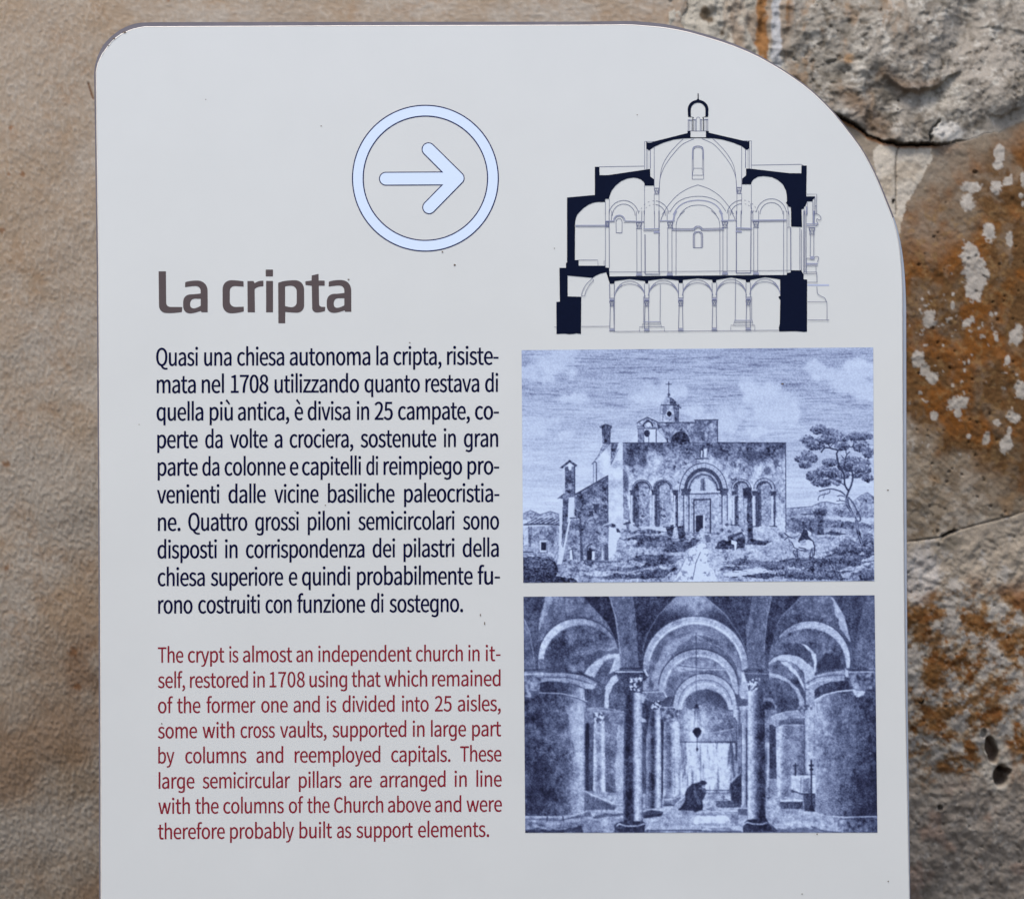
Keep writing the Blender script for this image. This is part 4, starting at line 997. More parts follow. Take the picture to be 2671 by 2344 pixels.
# ------------------------------------------------------------------ the two printed engravings
RAMP = np.array([[20, 22, 40], [47, 52, 80], [76, 86, 119], [107, 119, 155], [141, 155, 192], [171, 187, 222], [196, 213, 244], [208, 226, 252]], float)
class Print:
    """an engraving drawn in code: tone 0 (ink) to 1 (bare paper) over photo-pixel coordinates"""
    def __init__(self, x0, y0, x1, y1, st):
        self.x0, self.y0, self.st = x0, y0, st
        self.nx, self.ny = int((x1 - x0) / st) + 1, int((y1 - y0) / st) + 1
        self.X, self.Y = np.meshgrid(x0 + np.arange(self.nx) * st, y0 + np.arange(self.ny) * st)
        self.T = np.full(self.X.shape, .7)
    def box(self, xa, ya, xb, yb):
        i0, i1 = max(0, int((xa - self.x0) / self.st) - 2), min(self.nx, int((xb - self.x0) / self.st) + 3)
        j0, j1 = max(0, int((ya - self.y0) / self.st) - 2), min(self.ny, int((yb - self.y0) / self.st) + 3)
        return (slice(j0, max(j1, j0)), slice(i0, max(i1, i0)))
    def put(self, s, cov, tone, alpha):
        if callable(tone):
            tone = tone(self.X[s], self.Y[s])
        a = cov * alpha
        self.T[s] = self.T[s] * (1 - a) + tone * a
    def soften(self, k):
        """ink spread of the print"""
        for ax in (0, 1):
            self.T = self.T * (1 - k) + (np.roll(self.T, 1, ax) + np.roll(self.T, -1, ax)) * k / 2
    def fill(self, pts, tone, alpha=1.0, rag=0.0, size=10):
        xs, ys = [p[0] for p in pts], [p[1] for p in pts]
        s = self.box(min(xs) - rag, min(ys) - rag, max(xs) + rag, max(ys) + rag)
        X, Y = self.X[s], self.Y[s]
        if X.size == 0:
            return
        if rag:
            X, Y = X + (fbm(X, Y, size, 3, 81) - .5) * 2 * rag, Y + (fbm(X, Y, size, 3, 82) - .5) * 2 * rag
        h = self.st / 4
        cov = sum(inside(X + a, Y + b, pts).astype(float) for a in (-h, h) for b in (-h, h)) / 4
        self.put(s, cov, tone, alpha)
    def line(self, pts, wd, tone, alpha=1.0):
        xs, ys = [p[0] for p in pts], [p[1] for p in pts]
        s = self.box(min(xs) - wd, min(ys) - wd, max(xs) + wd, max(ys) + wd)
        X, Y = self.X[s], self.Y[s]
        if X.size == 0:
            return
        cov = np.clip((wd / 2 - polydist(X, Y, pts)) / self.st + .5, 0, 1)
        self.put(s, cov, tone, alpha)
    def oval(self, cx, cy, rx, ry, tone, alpha=1.0, soft=.08, rag=0.0, size=12):
        s = self.box(cx - rx * 1.5, cy - ry * 1.5, cx + rx * 1.5, cy + ry * 1.5)
        X, Y = self.X[s], self.Y[s]
        if X.size == 0:
            return
        r = np.hypot((X - cx) / rx, (Y - cy) / ry)
        if rag:
            r = r + (fbm(X, Y, size, 3, 83) - .5) * 2 * rag
        self.put(s, ss(1 + soft, 1 - soft, r), tone, alpha)
    def ring(self, cx, cy, rx, ry, th, a0, a1, tone, alpha=1.0):
        self.line(arc(cx, cy, rx, ry, a0, a1, 40), th, tone, alpha)
    def dabs(self, cx, cy, rx, ry, n, r0, r1, t0, t1, alpha=.9):
        for k in range(n):
            a, q = RND.uniform(0, 2 * math.pi), math.sqrt(RND.uniform(0, 1))
            x, y = cx + rx * q * math.cos(a), cy + ry * q * math.sin(a)
            sh = (y - cy) / ry
            t = RND.uniform(t0, t1) - .18 * sh + .03
            r = RND.uniform(r0, r1)
            self.oval(x, y, r * RND.uniform(.8, 1.5), r * RND.uniform(.7, 1.1), t, alpha, .35)
    def build(self, name, quad, parent, label, h):
        nx, ny = int((quad[1][0] - quad[0][0]) / self.st), int((quad[3][1] - quad[0][1]) / self.st)
        u, v = np.meshgrid(np.linspace(0, 1, nx), np.linspace(0, 1, ny))
        q = np.array(quad, float)
        G = ((1 - u) * (1 - v))[..., None] * q[0] + (u * (1 - v))[..., None] * q[1] + (u * v)[..., None] * q[2] + ((1 - u) * v)[..., None] * q[3]
        fx, fy = np.clip((G[..., 0] - self.x0) / self.st, 0, self.nx - 1.01), np.clip((G[..., 1] - self.y0) / self.st, 0, self.ny - 1.01)
        ix, iy = fx.astype(int), fy.astype(int)
        a, b = fx - ix, fy - iy
        T = self.T
        t = (T[iy, ix] * (1 - a) + T[iy, ix + 1] * a) * (1 - b) + (T[iy + 1, ix] * (1 - a) + T[iy + 1, ix + 1] * a) * b
        t = np.clip(t, 0, 1) * (len(RAMP) - 1)
        C = np.stack([np.interp(t, np.arange(len(RAMP)), RAMP[:, k]) for k in range(3)], -1)
        C = alb(C.reshape(-1, 3))
        V = np.stack([(G[..., 0] - CX) * S, np.full(u.shape, -h), ZC + (CY - G[..., 1]) * S], -1).reshape(-1, 3)
        me = quadmesh(name, V, gridquads(ny, nx))
        return obj(name, me, m_print, parent, label, False, C)
m_print = mat("blue_tinted_print", None, 0.36, attr="Col")

def landscape():
    p = Print(1352, 896, 2292, 1528, 1.3)
    X, Y = p.X, p.Y
    a = lambda *q: [(1340 + x / 4.2583, 890 + y / 4.2583) for x, y in q]
    b = lambda *q: [(1800 + x / 4.088, 890 + y / 4.088) for x, y in q]
    c = lambda *q: [(1340 + x / 4.2583, 1200 + y / 4.2583) for x, y in q]
    d = lambda *q: [(1800 + x / 4.088, 1200 + y / 4.088) for x, y in q]
    K1, K2 = 4.2583, 4.088
    # sky engraved with level strokes, clouds left as paper
    cl = np.zeros(X.shape)
    wob = (fbm(X, Y, 46, 4, 101, .6) - .5)
    for (T, L) in ((a, ((560, 150, 210, 110), (640, 330, 90, 110), (420, 280, 190, 150), (180, 330, 110, 80), (620, 200, 150, 90), (400, 420, 120, 80), (300, 950, 230, 90), (140, 1010, 90, 60), (450, 880, 110, 50), (570, 1050, 100, 80),
                         (1500, 560, 90, 110), (1420, 640, 110, 60), (1580, 620, 170, 120), (1760, 560, 180, 130), (1880, 560, 90, 90), (1700, 480, 80, 60), (600, 640, 180, 70), (1950, 780, 150, 80))),
                   (b, ((650, 480, 130, 90), (640, 600, 110, 80), (850, 560, 170, 140), (1000, 660, 160, 130), (1080, 780, 100, 80), (820, 740, 220, 140), (380, 770, 130, 80), (560, 760, 110, 60), (40, 760, 110, 90), (300, 880, 220, 110), (700, 960, 160, 60),
                         (1320, 290, 190, 70), (1520, 350, 230, 80), (1700, 450, 220, 100), (1880, 530, 130, 100), (1800, 300, 200, 100)))):
        for (x, y, rx, ry) in L:
            (xx, yy), = T((x, y))
            k = 1 / 4.17
            cl = np.maximum(cl, ss(1.3, .5, np.hypot((X - xx) / (rx * k), (Y - yy) / (ry * k)) + wob * 2.0))
    hatch = fbm(X / 16, Y / 1.0, 3.4, 3, 102, .7)
    band = fbm(X / 5, Y, 34, 3, 103)
    tone = .655 + .19 * ss(930, 1330, Y) + (band - .5) * .18
    dash = ss(.60, .78, fbm(X / 14 + 9, Y / 1.1, 3.2, 2, 104))
    sky_t = tone + (hatch - .5) * .24 - dash * .15 * ss(1330, 960, Y)
    cl = cl * (.78 + .4 * fbm(X, Y, 28, 4, 113))
    p.T = sky_t * (1 - cl * .85) + (.90 - .16 * band) * cl * .85
    grain = fbm(X, Y, 4.5, 2, 105)
    stain = fbm(X, Y, 34, 5, 106, .65)
    blot = fbm(X, Y, 13, 4, 107, .6)
    def wall_tone(base, amp=.45, fine=.30):
        return lambda x, y: np.clip(base + (fbm(x, y, 19, 5, 106, .62) - .5) * amp * 1.4 + (fbm(x, y, 4.2, 2, 105) - .5) * fine * 1.5 - ss(.58, .74, fbm(x, y, 13, 4, 107, .6)) * .22, .02, .97)
    # hills at the right and left
    p.fill(d((1020, 515), (1150, 505), (1300, 490), (1380, 450), (1460, 440), (1560, 468), (1680, 455), (1760, 420), (1830, 370), (1890, 345), (1975, 400), (1975, 800), (1020, 800)), wall_tone(.66, .2))
    p.line(d((1030, 512), (1160, 502), (1300, 490), (1380, 452), (1460, 440), (1560, 468), (1680, 455)), 1.6, .3)
    p.line(d((1760, 420), (1830, 370), (1890, 345), (1960, 392)), 1.6, .35)
    p.fill(d((1770, 425), (1890, 350), (1960, 400), (1960, 470)), wall_tone(.48, .3), .8, 3)
    p.fill(d((1030, 555), (1300, 510), (1560, 530), (1960, 560), (1960, 610), (1400, 590), (1030, 600)), wall_tone(.5, .3), .8, 4)
    p.fill(d((1030, 630), (1200, 605), (1330, 620), (1500, 640), (1700, 650), (1960, 690), (1960, 730), (1400, 720), (1330, 780), (1030, 760)), wall_tone(.44, .25), .9, 4)
    p.fill(d((1400, 600), (1960, 620), (1960, 680), (1500, 625)), .86, .7, 4)
    p.fill(c((100, 600), (190, 555), (290, 602), (405, 565), (515, 600), (515, 660), (100, 660)), wall_tone(.62, .25))
    p.line(c((105, 592), (190, 556), (290, 602), (405, 566), (512, 598)), 1.5, .3)
    p.line(c((200, 650), (230, 610), (250, 570)), 1.5, .35)
    # open ground
    p.fill(c((95, 1040), (500, 1130), (1060, 1100), (1200, 760), (1700, 790), (1920, 800), (2044, 790), (2044, 1420), (95, 1420)), wall_tone(.66, .35))
    p.fill(d((-20, 770), (400, 720), (700, 705), (1022, 765), (1330, 785), (1980, 740), (1980, 1330), (-20, 1330)), wall_tone(.70, .28))
    def humps(T, quadlist):
        for (x0, y0, x1, y1, th, t) in quadlist:
            mx = (x0 + x1) / 2
            p.fill(T((x0, y0), (mx - (x1 - x0) * .2, (y0 + y1) / 2 - th * .9), (x1, y1), (mx + (x1 - x0) * .15, (y0 + y1) / 2 + th * .7)), wall_tone(t, .35), .9, 5, 14)
    humps(c, ((1200, 880, 1830, 860, 55, .32), (1200, 800, 1700, 790, 40, .36), (1230, 960, 2040, 900, 55, .40), (1650, 1010, 2044, 930, 60, .30), (1250, 1120, 1880, 1060, 60, .36), (1380, 1200, 1900, 1080, 50, .30),
              (800, 1230, 1500, 1190, 40, .40), (520, 1160, 1200, 1120, 40, .48), (900, 1300, 1700, 1290, 45, .30), (1300, 1320, 1850, 1200, 50, .26), (700, 1290, 1100, 1310, 30, .38), (560, 1240, 900, 1215, 22, .45)))
    humps(d, ((250, 930, 590, 900, 70, .24), (560, 890, 890, 870, 40, .22), (330, 1100, 1000, 1090, 50, .40), (430, 1240, 1030, 1220, 45, .22), (800, 1130, 1980, 1080, 90, .32), (980, 1250, 1980, 1200, 80, .28), (300, 1180, 700, 1130, 35, .42),
              (1370, 1060, 1980, 1010, 70, .26), (-20, 880, 110, 850, 40, .28), (1380, 830, 1560, 820, 20, .5), (1430, 780, 1680, 775, 22, .3)))
    p.fill(d((350, 1205), (640, 1160), (880, 1150), (830, 1190), (560, 1235), (380, 1235)), .88, .85, 4)
    p.fill(d((700, 910), (830, 905), (820, 922)), .88, .8, 3)
    p.fill(d((1830, 1200), (1960, 1120), (1970, 1290), (1620, 1290)), wall_tone(.45, .3), .9, 7)
    p.fill(d((1610, 1210), (1740, 1180), (1690, 1260), (1620, 1260)), .75, .8, 6)
    for k in range(70):
        x, y = RND.uniform(1380, 2270), RND.uniform(1440, 1512)
        if abs(x - 1800) > 50:
            p.line([(x, y), (x + RND.uniform(6, 18), y + RND.uniform(-4, 2))], RND.uniform(1.2, 2.2), RND.uniform(.12, .4), .8)
    # cart track
    p.fill(c((2044, 950), (1960, 1030), (1900, 1110), (1840, 1240), (1770, 1345), (2044, 1345)), lambda x, y: .92 - ss(.55, .7, fbm(x, y, 9, 3, 108)) * .35, 1, 3)
    p.fill(d((-10, 960), (120, 880), (165, 900), (200, 1000), (180, 1080), (250, 1170), (300, 1290), (-10, 1290)), lambda x, y: .93 - ss(.57, .72, fbm(x, y, 9, 3, 108)) * .4, 1, 3)
    p.line(d((110, 980), (60, 1100), (50, 1160), (30, 1260)), 2.2, .35)
    p.line(d((30, 1010), (-10, 1120)), 2, .45); p.line(c((1900, 1110), (1800, 1300)), 2, .5)
    # main block of the church
    def facade(x, y):
        t = .67 + (fbm(x, y * .55, 15, 4, 112, .6) - .5) * .62 + (fbm(x, y, 46, 4, 106, .6) - .5) * .5 - ss(1215, 1165, y + (fbm(x, y, 40, 3, 110) - .5) * 70) * .30
        t -= ss(.62, .78, fbm(x, y, 11, 4, 107, .6)) * .26
        return np.clip(t + (fbm(x, y, 4.2, 2, 105) - .5) * .42 + ss(1230, 1320, y) * .09, .04, .92)
    p.fill(a((1210, 1125), (2044, 1122)) + b((1018, 1080)) + d((1022, 765), (700, 765), (400, 760), (0, 790)) + c((1700, 740), (1240, 690), (1214, 640)), facade)
    p.line(a((1210, 1128), (2044, 1124)) + b((1018, 1082)), 2.2, .16)
    p.line(b((1018, 1080)) + d((1022, 765)), 1.8, .12)
    p.fill(a((1208, 1135), (1250, 1135)) + c((1250, 330), (1290, 640), (1235, 660), (1212, 640)), wall_tone(.42, .4), .7, 3)
    for (x, y, rx, ry) in ((1300, 30, 60, 70), (1430, 30, 50, 60), (1250, 240, 24, 90), (1330, 110, 22, 40)):
        (xx, yy), = c((x, y)); p.oval(xx, yy, rx / K1, ry / K1, .25, .7, .4, .6)
    for (x, y, rx, ry) in ((830, 110, 40, 50), (920, 20, 24, 50), (480, 60, 16, 22), (575, 95, 12, 18), (700, -60, 90, 40), (300, -60, 40, 30)):
        (xx, yy), = d((x, y)); p.oval(xx, yy, rx / K2, ry / K2, .24, .7, .4, .6)
    # upper block, lunette, lantern, bell gable
    p.fill(a((1600, 900), (2010, 898), (2015, 872), (2044, 872)) + b((50, 840), (295, 832), (300, 1082)) + a((2044, 1125), (1700, 1125), (1640, 960)), wall_tone(.52, .38))
    p.line(a((1600, 903), (2010, 901)) , 2.4, .2); p.line(b((50, 842), (298, 836)), 2.6, .16); p.line(b((293, 840), (292, 1078)), 2.4, .18)
    p.fill(b((40, 860), (110, 860), (150, 1060), (60, 1000)), .25, .45, 6); p.fill(b((100, 960), (160, 960), (160, 1060), (120, 1060)), .2, .6, 4)
    p.fill(a(*arc(1852, 1122, 98, 115, 180, 360, 24)), wall_tone(.16, .15)); p.ring(*a((1852, 1122))[0], 23.5, 27.5, 1.8, 180, 360, .1)
    p.fill(a((1622, 700), (1838, 700), (1836, 896), (1620, 896)), wall_tone(.72, .25))
    p.fill(a((1770, 700), (1838, 700), (1836, 896), (1790, 896)), wall_tone(.34, .2)); p.fill(a((1655, 710), (1700, 710), (1700, 780), (1665, 820), (1660, 896), (1650, 896)), .38, .8)
    p.fill(a(*arc(1722, 708, 86, 86, 180, 360, 24)), wall_tone(.66, .25)); p.fill(a(*arc(1722, 708, 86, 86, 270, 360, 14), (1740, 708)), wall_tone(.26, .12), 1, 2)
    p.line(a((1640, 708), (1800, 706), (1858, 740)), 2.4, .14); (xx, yy), = a((1727, 806)); p.oval(xx, yy, 6.3, 6.8, .06)
    p.line(a((1722, 450), (1722, 628)), 1.9, .1); p.line(a((1690, 478), (1752, 478)), 1.9, .1); (xx, yy), = a((1721, 592)); p.oval(xx, yy, 3.4, 4, .25); p.line(a((1700, 618), (1738, 600)), 1.6, .2)
    p.fill(a((1368, 905), (1480, 842), (1600, 895), (1640, 965), (1590, 985), (1588, 1125), (1378, 1125), (1378, 960)), wall_tone(.62, .35))
    p.line(a((1368, 908), (1480, 843), (1600, 897)), 2.2, .15); p.line(a((1372, 945), (1450, 945)), 2, .2); p.line(a((1374, 968), (1590, 968)), 2.4, .2)
    p.fill(a((1450, 975), (1585, 975), (1585, 1120), (1455, 1120)), .88); p.ring(*a((1492, 945))[0], 12, 13, 3.2, 180, 360, .12); (xx, yy), = a((1497, 925)); p.oval(xx, yy, 6, 6, .88)
    (xx, yy), = a((1480, 1022)); p.oval(xx, yy, 7.5, 9.5, .14); p.line(a((1500, 1120), (1500, 985)), 2, .3); p.line(a((1582, 980), (1582, 1122)), 2.6, .25); p.fill(a((1590, 900), (1640, 960), (1600, 975)), .2)
    p.fill(a((1378, 975), (1450, 975), (1450, 1122), (1378, 1122)), wall_tone(.40, .3), .8)
    p.fill(a((1285, 1120), (1378, 1010), (1378, 1122)), .84); p.line(a((1600, 985), (1715, 1120)), 1.8, .25); p.fill(a((1588, 990), (1600, 985), (1700, 1100), (1690, 1122), (1590, 1122)), .82); p.line(a((1705, 1080), (1708, 1122)), 3, .2)
    # slope and side wings in the light
    p.fill(a((985, 1150), (1075, 1125), (1165, 1125), (1210, 1127)) + c((1216, 660), (1045, 700), (925, 400), (880, 240), (878, 20)) + a((905, 1320)), lambda x, y: np.clip(.82 + (fbm(x, y, 24, 4, 111) - .5) * .5 + (grain_at(x, y) - .5) * .2, .3, .97))
    p.fill(a((1080, 1132), (1160, 1128), (1140, 1220), (1075, 1380)), wall_tone(.42, .3)); p.line(a((1160, 1200), (1080, 1370)), 1.6, .3); p.line(a((1075, 1130), (1165, 1128)), 2, .2)
    p.line(a((1060, 1145), (900, 1320)), 1.6, .3); p.fill(a((985, 1150), (1040, 1150), (930, 1300), (915, 1310)), wall_tone(.5, .3))
    p.line(c((870, 40), (900, 15), (918, 30), (918, 230)), 2.6, .22); p.line(c((885, 30), (885, 250)), 1.6, .4)
    p.fill(a((945, 985), (985, 960), (985, 1140), (950, 1170)), .78); p.fill(a((975, 962), (1078, 962), (1070, 1150), (985, 1140)), wall_tone(.42, .35)); p.fill(a((955, 945), (1020, 920), (1090, 942), (1088, 966), (960, 968)), wall_tone(.3, .2)); p.line(a((955, 948), (1020, 921), (1090, 945)), 1.8, .12)
    (xx, yy), = a((1022, 1105)); p.oval(xx, yy, 4, 5, .1); p.line(a((1010, 985), (1010, 1060)), 4, .22); p.line(a((1068, 970), (1068, 1140)), 3, .28)
    p.fill(c((675, 385), (1045, 172), (1050, 700), (985, 725), (975, 1110), (740, 1110), (740, 640), (672, 620)), wall_tone(.50, .42))
    p.fill(c((690, 400), (1040, 190), (1042, 420), (700, 440)), wall_tone(.34, .3), .6, 6); p.line(c((668, 388), (1045, 172)), 3.0, .12); p.line(c((1046, 175), (1048, 690)), 2, .18)
    for (x0, y0, x1, y1) in ((690, 440, 740, 520), (780, 440, 830, 470), (880, 480, 950, 545), (895, 545, 925, 575), (840, 570, 880, 620), (990, 500, 1040, 540)):
        p.fill(c((x0, y0), (x1, y0), (x1, y1), (x0, y1)), .14 if y0 > 470 else .3, .85, 3)
    p.fill(c((565, 75), (682, 65), (682, 385), (568, 392)), wall_tone(.36, .3)); p.fill(c((540, 85), (568, 75), (568, 392), (540, 380)), .80); p.line(c((676, 70), (678, 385)), 2.4, .16)
    p.fill(c((508, 85), (620, -5), (708, 55), (690, 75), (622, 25), (540, 92)), wall_tone(.22, .15)); (xx, yy), = c((625, 75)); p.oval(xx, yy, 4.2, 9, .92); p.fill(c((580, 200), (640, 220), (640, 260), (590, 240)), .15, .7, 3); p.fill(c((600, 260), (650, 250), (640, 320), (610, 330)), .62, .8, 3)
    p.fill(c((490, 420), (560, 370), (680, 385), (660, 420), (545, 430)), wall_tone(.45, .3)); p.line(c((490, 425), (560, 372)), 2.2, .18)
    p.fill(c((545, 430), (665, 410), (665, 620), (600, 640), (545, 960), (530, 950)), wall_tone(.34, .25)); p.fill(c((510, 430), (545, 430), (530, 960), (490, 1050), (500, 800)), .84); p.fill(c((612, 415), (668, 410), (665, 630), (600, 640)), lambda x, y: .86 + 0 * x)
    p.fill(c((630, 640), (740, 635), (770, 1120), (520, 1150)), wall_tone(.56, .35)); p.fill(c((605, 680), (632, 660), (535, 1150), (478, 1155)), .86); p.fill(c((728, 640), (745, 650), (772, 1115), (742, 1120)), .24)
    p.line(c((625, 640), (740, 636)), 2.4, .2); p.line(c((600, 690), (545, 960)), 2.4, .25); p.line(c((765, 1110), (1000, 1130), (1060, 1130)), 2.4, .3)
    p.fill(c((620, 965), (648, 975), (660, 1105), (625, 1105)), .92); p.line(c((650, 985), (660, 1100)), 2.6, .2); p.line(c((610, 1000), (640, 985), (705, 985)), 2.2, .22); p.fill(c((660, 900), (700, 870), (690, 940)), .3, .7, 4)
    p.fill(c((815, 1000), (872, 1000), (872, 1108), (815, 1108)), .08); p.fill(c((872, 1010), (898, 1010), (898, 1105), (868, 1105)), .92); p.line(c((815, 1000), (815, 960), (845, 935), (870, 932)), 2.6, .2); p.line(c((840, 995), (898, 1000)), 2.6, .16)
    for k in range(14):
        x, y = RND.uniform(700, 1030), RND.uniform(640, 930)
        p.fill(c((x, y), (x + RND.uniform(15, 60), y - 8), (x + 40, y + RND.uniform(15, 45))), RND.uniform(.2, .45), .6, 4)
    # the ruined corner and rubble
    p.fill(c((985, 730), (1085, 700), (1130, 745), (1190, 820), (1150, 900), (1130, 1020), (1060, 1110), (1000, 1110), (975, 900)), wall_tone(.60, .3)); p.fill(c((1060, 735), (1135, 760), (1190, 830), (1150, 900), (1135, 1010), (1058, 1105), (1050, 940)), .90)
    p.fill(c((1005, 935), (1050, 925), (1052, 1115), (1006, 1110)), .30); p.fill(c((1088, 700), (1132, 715), (1130, 745), (1090, 738)), .16); p.fill(c((1138, 755), (1165, 760), (1188, 800), (1145, 800)), .16)
    p.fill(c((1205, 715), (1240, 690), (1305, 670), (1300, 700), (1265, 720)), .26); p.fill(c((1245, 710), (1285, 705), (1285, 790), (1260, 800)), .42); p.fill(c((1290, 720), (1370, 720), (1400, 770), (1290, 800)), .75, .9, 4); p.line(c((1330, 720), (1410, 760)), 3, .3)
    p.fill(c((1650, 722), (1790, 715), (1790, 740), (1660, 745)), .2); p.fill(c((1685, 740), (1780, 740), (1760, 850), (1720, 850)), wall_tone(.26, .2)); p.fill(c((1815, 735), (1905, 720), (1905, 890), (1860, 910), (1830, 860)), wall_tone(.24, .2)); p.fill(c((1920, 740), (1960, 730), (1960, 810), (1925, 820)), .4)
    # low house, bushes at the left edge
    p.fill(c((95, 800), (160, 740), (505, 725), (500, 1060), (480, 1130), (95, 1080)), wall_tone(.60, .35)); p.fill(c((115, 712), (245, 640), (510, 642), (505, 715), (120, 720)), lambda x, y: .46 + .22 * np.sin((x * .5 + y) * .9) * 1.0 + (grain_at(x, y) - .5) * .4)
    p.line(c((115, 715), (300, 708), (505, 718)), 3.4, .2); p.fill(c((160, 735), (205, 735), (190, 960), (165, 960)), wall_tone(.36, .2)); p.fill(c((110, 800), (160, 780), (160, 930), (110, 950)), .86, .8)
    p.fill(c((285, 880), (380, 880), (380, 1030), (290, 1030)), .84); p.fill(c((302, 910), (362, 910), (362, 1000), (302, 1000)), .09); p.line(c((285, 882), (380, 882)), 2, .3); p.line(c((285, 1025), (375, 1025)), 2.2, .3); p.line(c((372, 900), (372, 1020)), 2, .3)
    p.fill(c((330, 830), (400, 820), (450, 920), (430, 930)), .36, .8, 5); p.line(c((110, 1020), (215, 1018)), 3, .22); p.fill(c((240, 800), (500, 760), (490, 860), (300, 850)), wall_tone(.5, .3), .5, 6)
    p.fill(c((95, 1080), (240, 1070), (350, 1078), (460, 1130), (495, 1220), (470, 1285), (580, 1300), (705, 1325), (710, 1362), (95, 1365)), wall_tone(.20, .18), 1, 4)
    (xx, yy), = c((270, 1210)); p.dabs(xx, yy, 46, 32, 330, 1.4, 2.8, .08, .44, .75)
    # blind arcades and portal
    def niche(cx, cy, ro, ri, bot, T, K, t_in):
        (x, y), = T((cx, cy))
        p.fill(T(*arc(cx, cy, ri + 6, ri + 10, 180, 360, 20), (cx + ri + 4, bot), (cx - ri - 4, bot)), wall_tone(t_in, .35))
        p.fill(T(*arc(cx, cy, ri + 6, ri + 10, 180, 300, 14), (cx + ri * .2, cy - 60), (cx - ri * .45, cy - 40), (cx - ri * .4, bot), (cx - ri - 4, bot)), wall_tone(.28, .25), .85, 2)
        p.ring(x, y, (ro + ri) / 2 / K, (ro + ri) / 2 / K, (ro - ri) / K, 180, 360, .68)
        p.ring(x, y, ro / K, ro / K, 1.7, 180, 360, .20); p.ring(x, y, (ri + 8) / K, (ri + 8) / K, 3.4, 182, 358, .16)
        for k in range(9):
            q = math.radians(190 + k * 20)
            p.line([(x + math.cos(q) * ri / K, y + math.sin(q) * ri / K), (x + math.cos(q) * ro / K, y + math.sin(q) * ro / K)], 1.1, .35, .8)
    niche(1425, 325, 108, 80, 735, c, K1, .58); niche(1655, 322, 105, 80, 735, c, K1, .58)
    for (x, y0, y1) in ((1312, 330, 690), (1555, 330, 720), (1790, 330, 740)):
        p.fill(c((x - 22, y0), (x + 34, y0), (x + 34, y1), (x - 12, y1)), wall_tone(.38, .3)); p.fill(c((x - 14, y0 + 60), (x + 6, y0 + 60), (x + 6, y1), (x - 14, y1)), .86, .9); p.fill(c((x - 28, y0), (x + 42, y0), (x + 30, y0 + 50), (x - 14, y0 + 50)), .2, .9, 2)
        p.fill(c((x + 18, y0 + 40), (x + 34, y0 + 40), (x + 34, y1), (x + 18, y1)), .18, .9)
    for (x, y) in ((1435, 625), (1672, 625)):
        p.fill(c((x, y - 42), (x + 34, y), (x, y + 42), (x - 34, y)), .86, .6); p.fill(c((x, y - 32), (x + 26, y), (x, y + 12), (x - 26, y)), .22, .85, 1)
    niche(545, 305, 105, 70, 700, d, K2, .62); niche(790, 305, 112, 70, 705, d, K2, .64)
    for (x, y0, y1) in ((470, 330, 690), (690, 330, 705), (885, 330, 705)):
        p.fill(d((x - 24, y0), (x + 26, y0), (x + 22, y1), (x - 24, y1)), wall_tone(.5, .3)); p.fill(d((x - 20, y0 + 50), (x, y0 + 50), (x, y1), (x - 20, y1)), .90, .9); p.fill(d((x - 30, y0), (x + 34, y0 - 5), (x + 24, y0 + 44), (x - 22, y0 + 44)), .2, .9, 2); p.fill(d((x + 10, y0 + 50), (x + 26, y0 + 50), (x + 24, y1), (x + 10, y1)), .16, .9)
        p.line(d((x - 34, y1), (x + 40, y1)), 2.4, .2)
    p.fill(d((720, 350), (745, 350), (740, 700), (716, 700)), .2, .8)
    px_, py_ = 1834.5, 1280.5
    p.fill([(px_ - 46, 1390), (px_ - 46, py_)] + arc(px_, py_, 47, 56, 180, 360, 24) + [(px_ + 46, 1390)], wall_tone(.66, .3))
    for (r, ry, th, t) in ((62, 73, 2.0, .2), (56, 66, 9, .74), (50, 60, 2.0, .2), (46, 55, 8, .22), (41, 48, 3.4, .62), (37, 43, 4, .28)):
        p.ring(px_, py_, r, ry, th, 180, 360, t)
    for k in range(16):
        q = math.radians(184 + k * 11.5)
        p.line([(px_ + 51 * math.cos(q), py_ + 61 * math.sin(q)), (px_ + 61 * math.cos(q), py_ + 72 * math.sin(q))], 1.2, .3, .8)
    p.fill(arc(px_, py_ + 3, 33, 38, 180, 360, 20), .80); p.fill([(1828, 1248), (1838, 1246), (1842, 1280), (1826, 1280)], .42, .9, 3); p.line([(1834, 1250), (1835, 1278)], 3, .25)
    p.line([(1790, 1283), (1878, 1281)], 4.5, .84); p.line([(1778, 1289), (1884, 1286)], 3.2, .28); p.line([(1780, 1278), (1800, 1277)], 6, .2); p.line([(1872, 1277), (1892, 1276)], 6, .2)
    p.fill([(1790, 1294), (1876, 1292), (1876, 1390), (1790, 1392)], wall_tone(.70, .25))
    p.line([(1810, 1392), (1810, 1303), (1853, 1302), (1853, 1388)], 3.4, .16); p.fill([(1813, 1307), (1850, 1306), (1850, 1342), (1813, 1342)], wall_tone(.62, .2)); p.fill([(1815, 1344), (1834, 1343), (1834, 1386), (1815, 1387)], .12); p.fill([(1834, 1343), (1838, 1343), (1838, 1386), (1834, 1386)], .9)
    for x in (1783, 1797, 1883, 1897):
        p.line([(x, 1290), (x, 1385)], 3.6, .30, .9); p.line([(x + 4, 1290), (x + 4, 1385)], 2.6, .86, .8)
    p.fill([(1776, 1275), (1802, 1275), (1798, 1292), (1780, 1292)], .22, .85, 2); p.fill([(1876, 1275), (1900, 1275), (1896, 1292), (1880, 1292)], .22, .85, 2)
    p.line(c((1700, 742), (1800, 738)), 2, .3); p.line(d((20, 775), (160, 770), (280, 785)), 3, .4)
    for (x, y) in ((1880, 1375), (1893, 1362), (1870, 1385), (1900, 1380)):
        p.oval(x, y, 7, 9, .72, .9, .3, .4); p.oval(x + 3, y + 6, 5, 4, .2, .8, .3, .4)
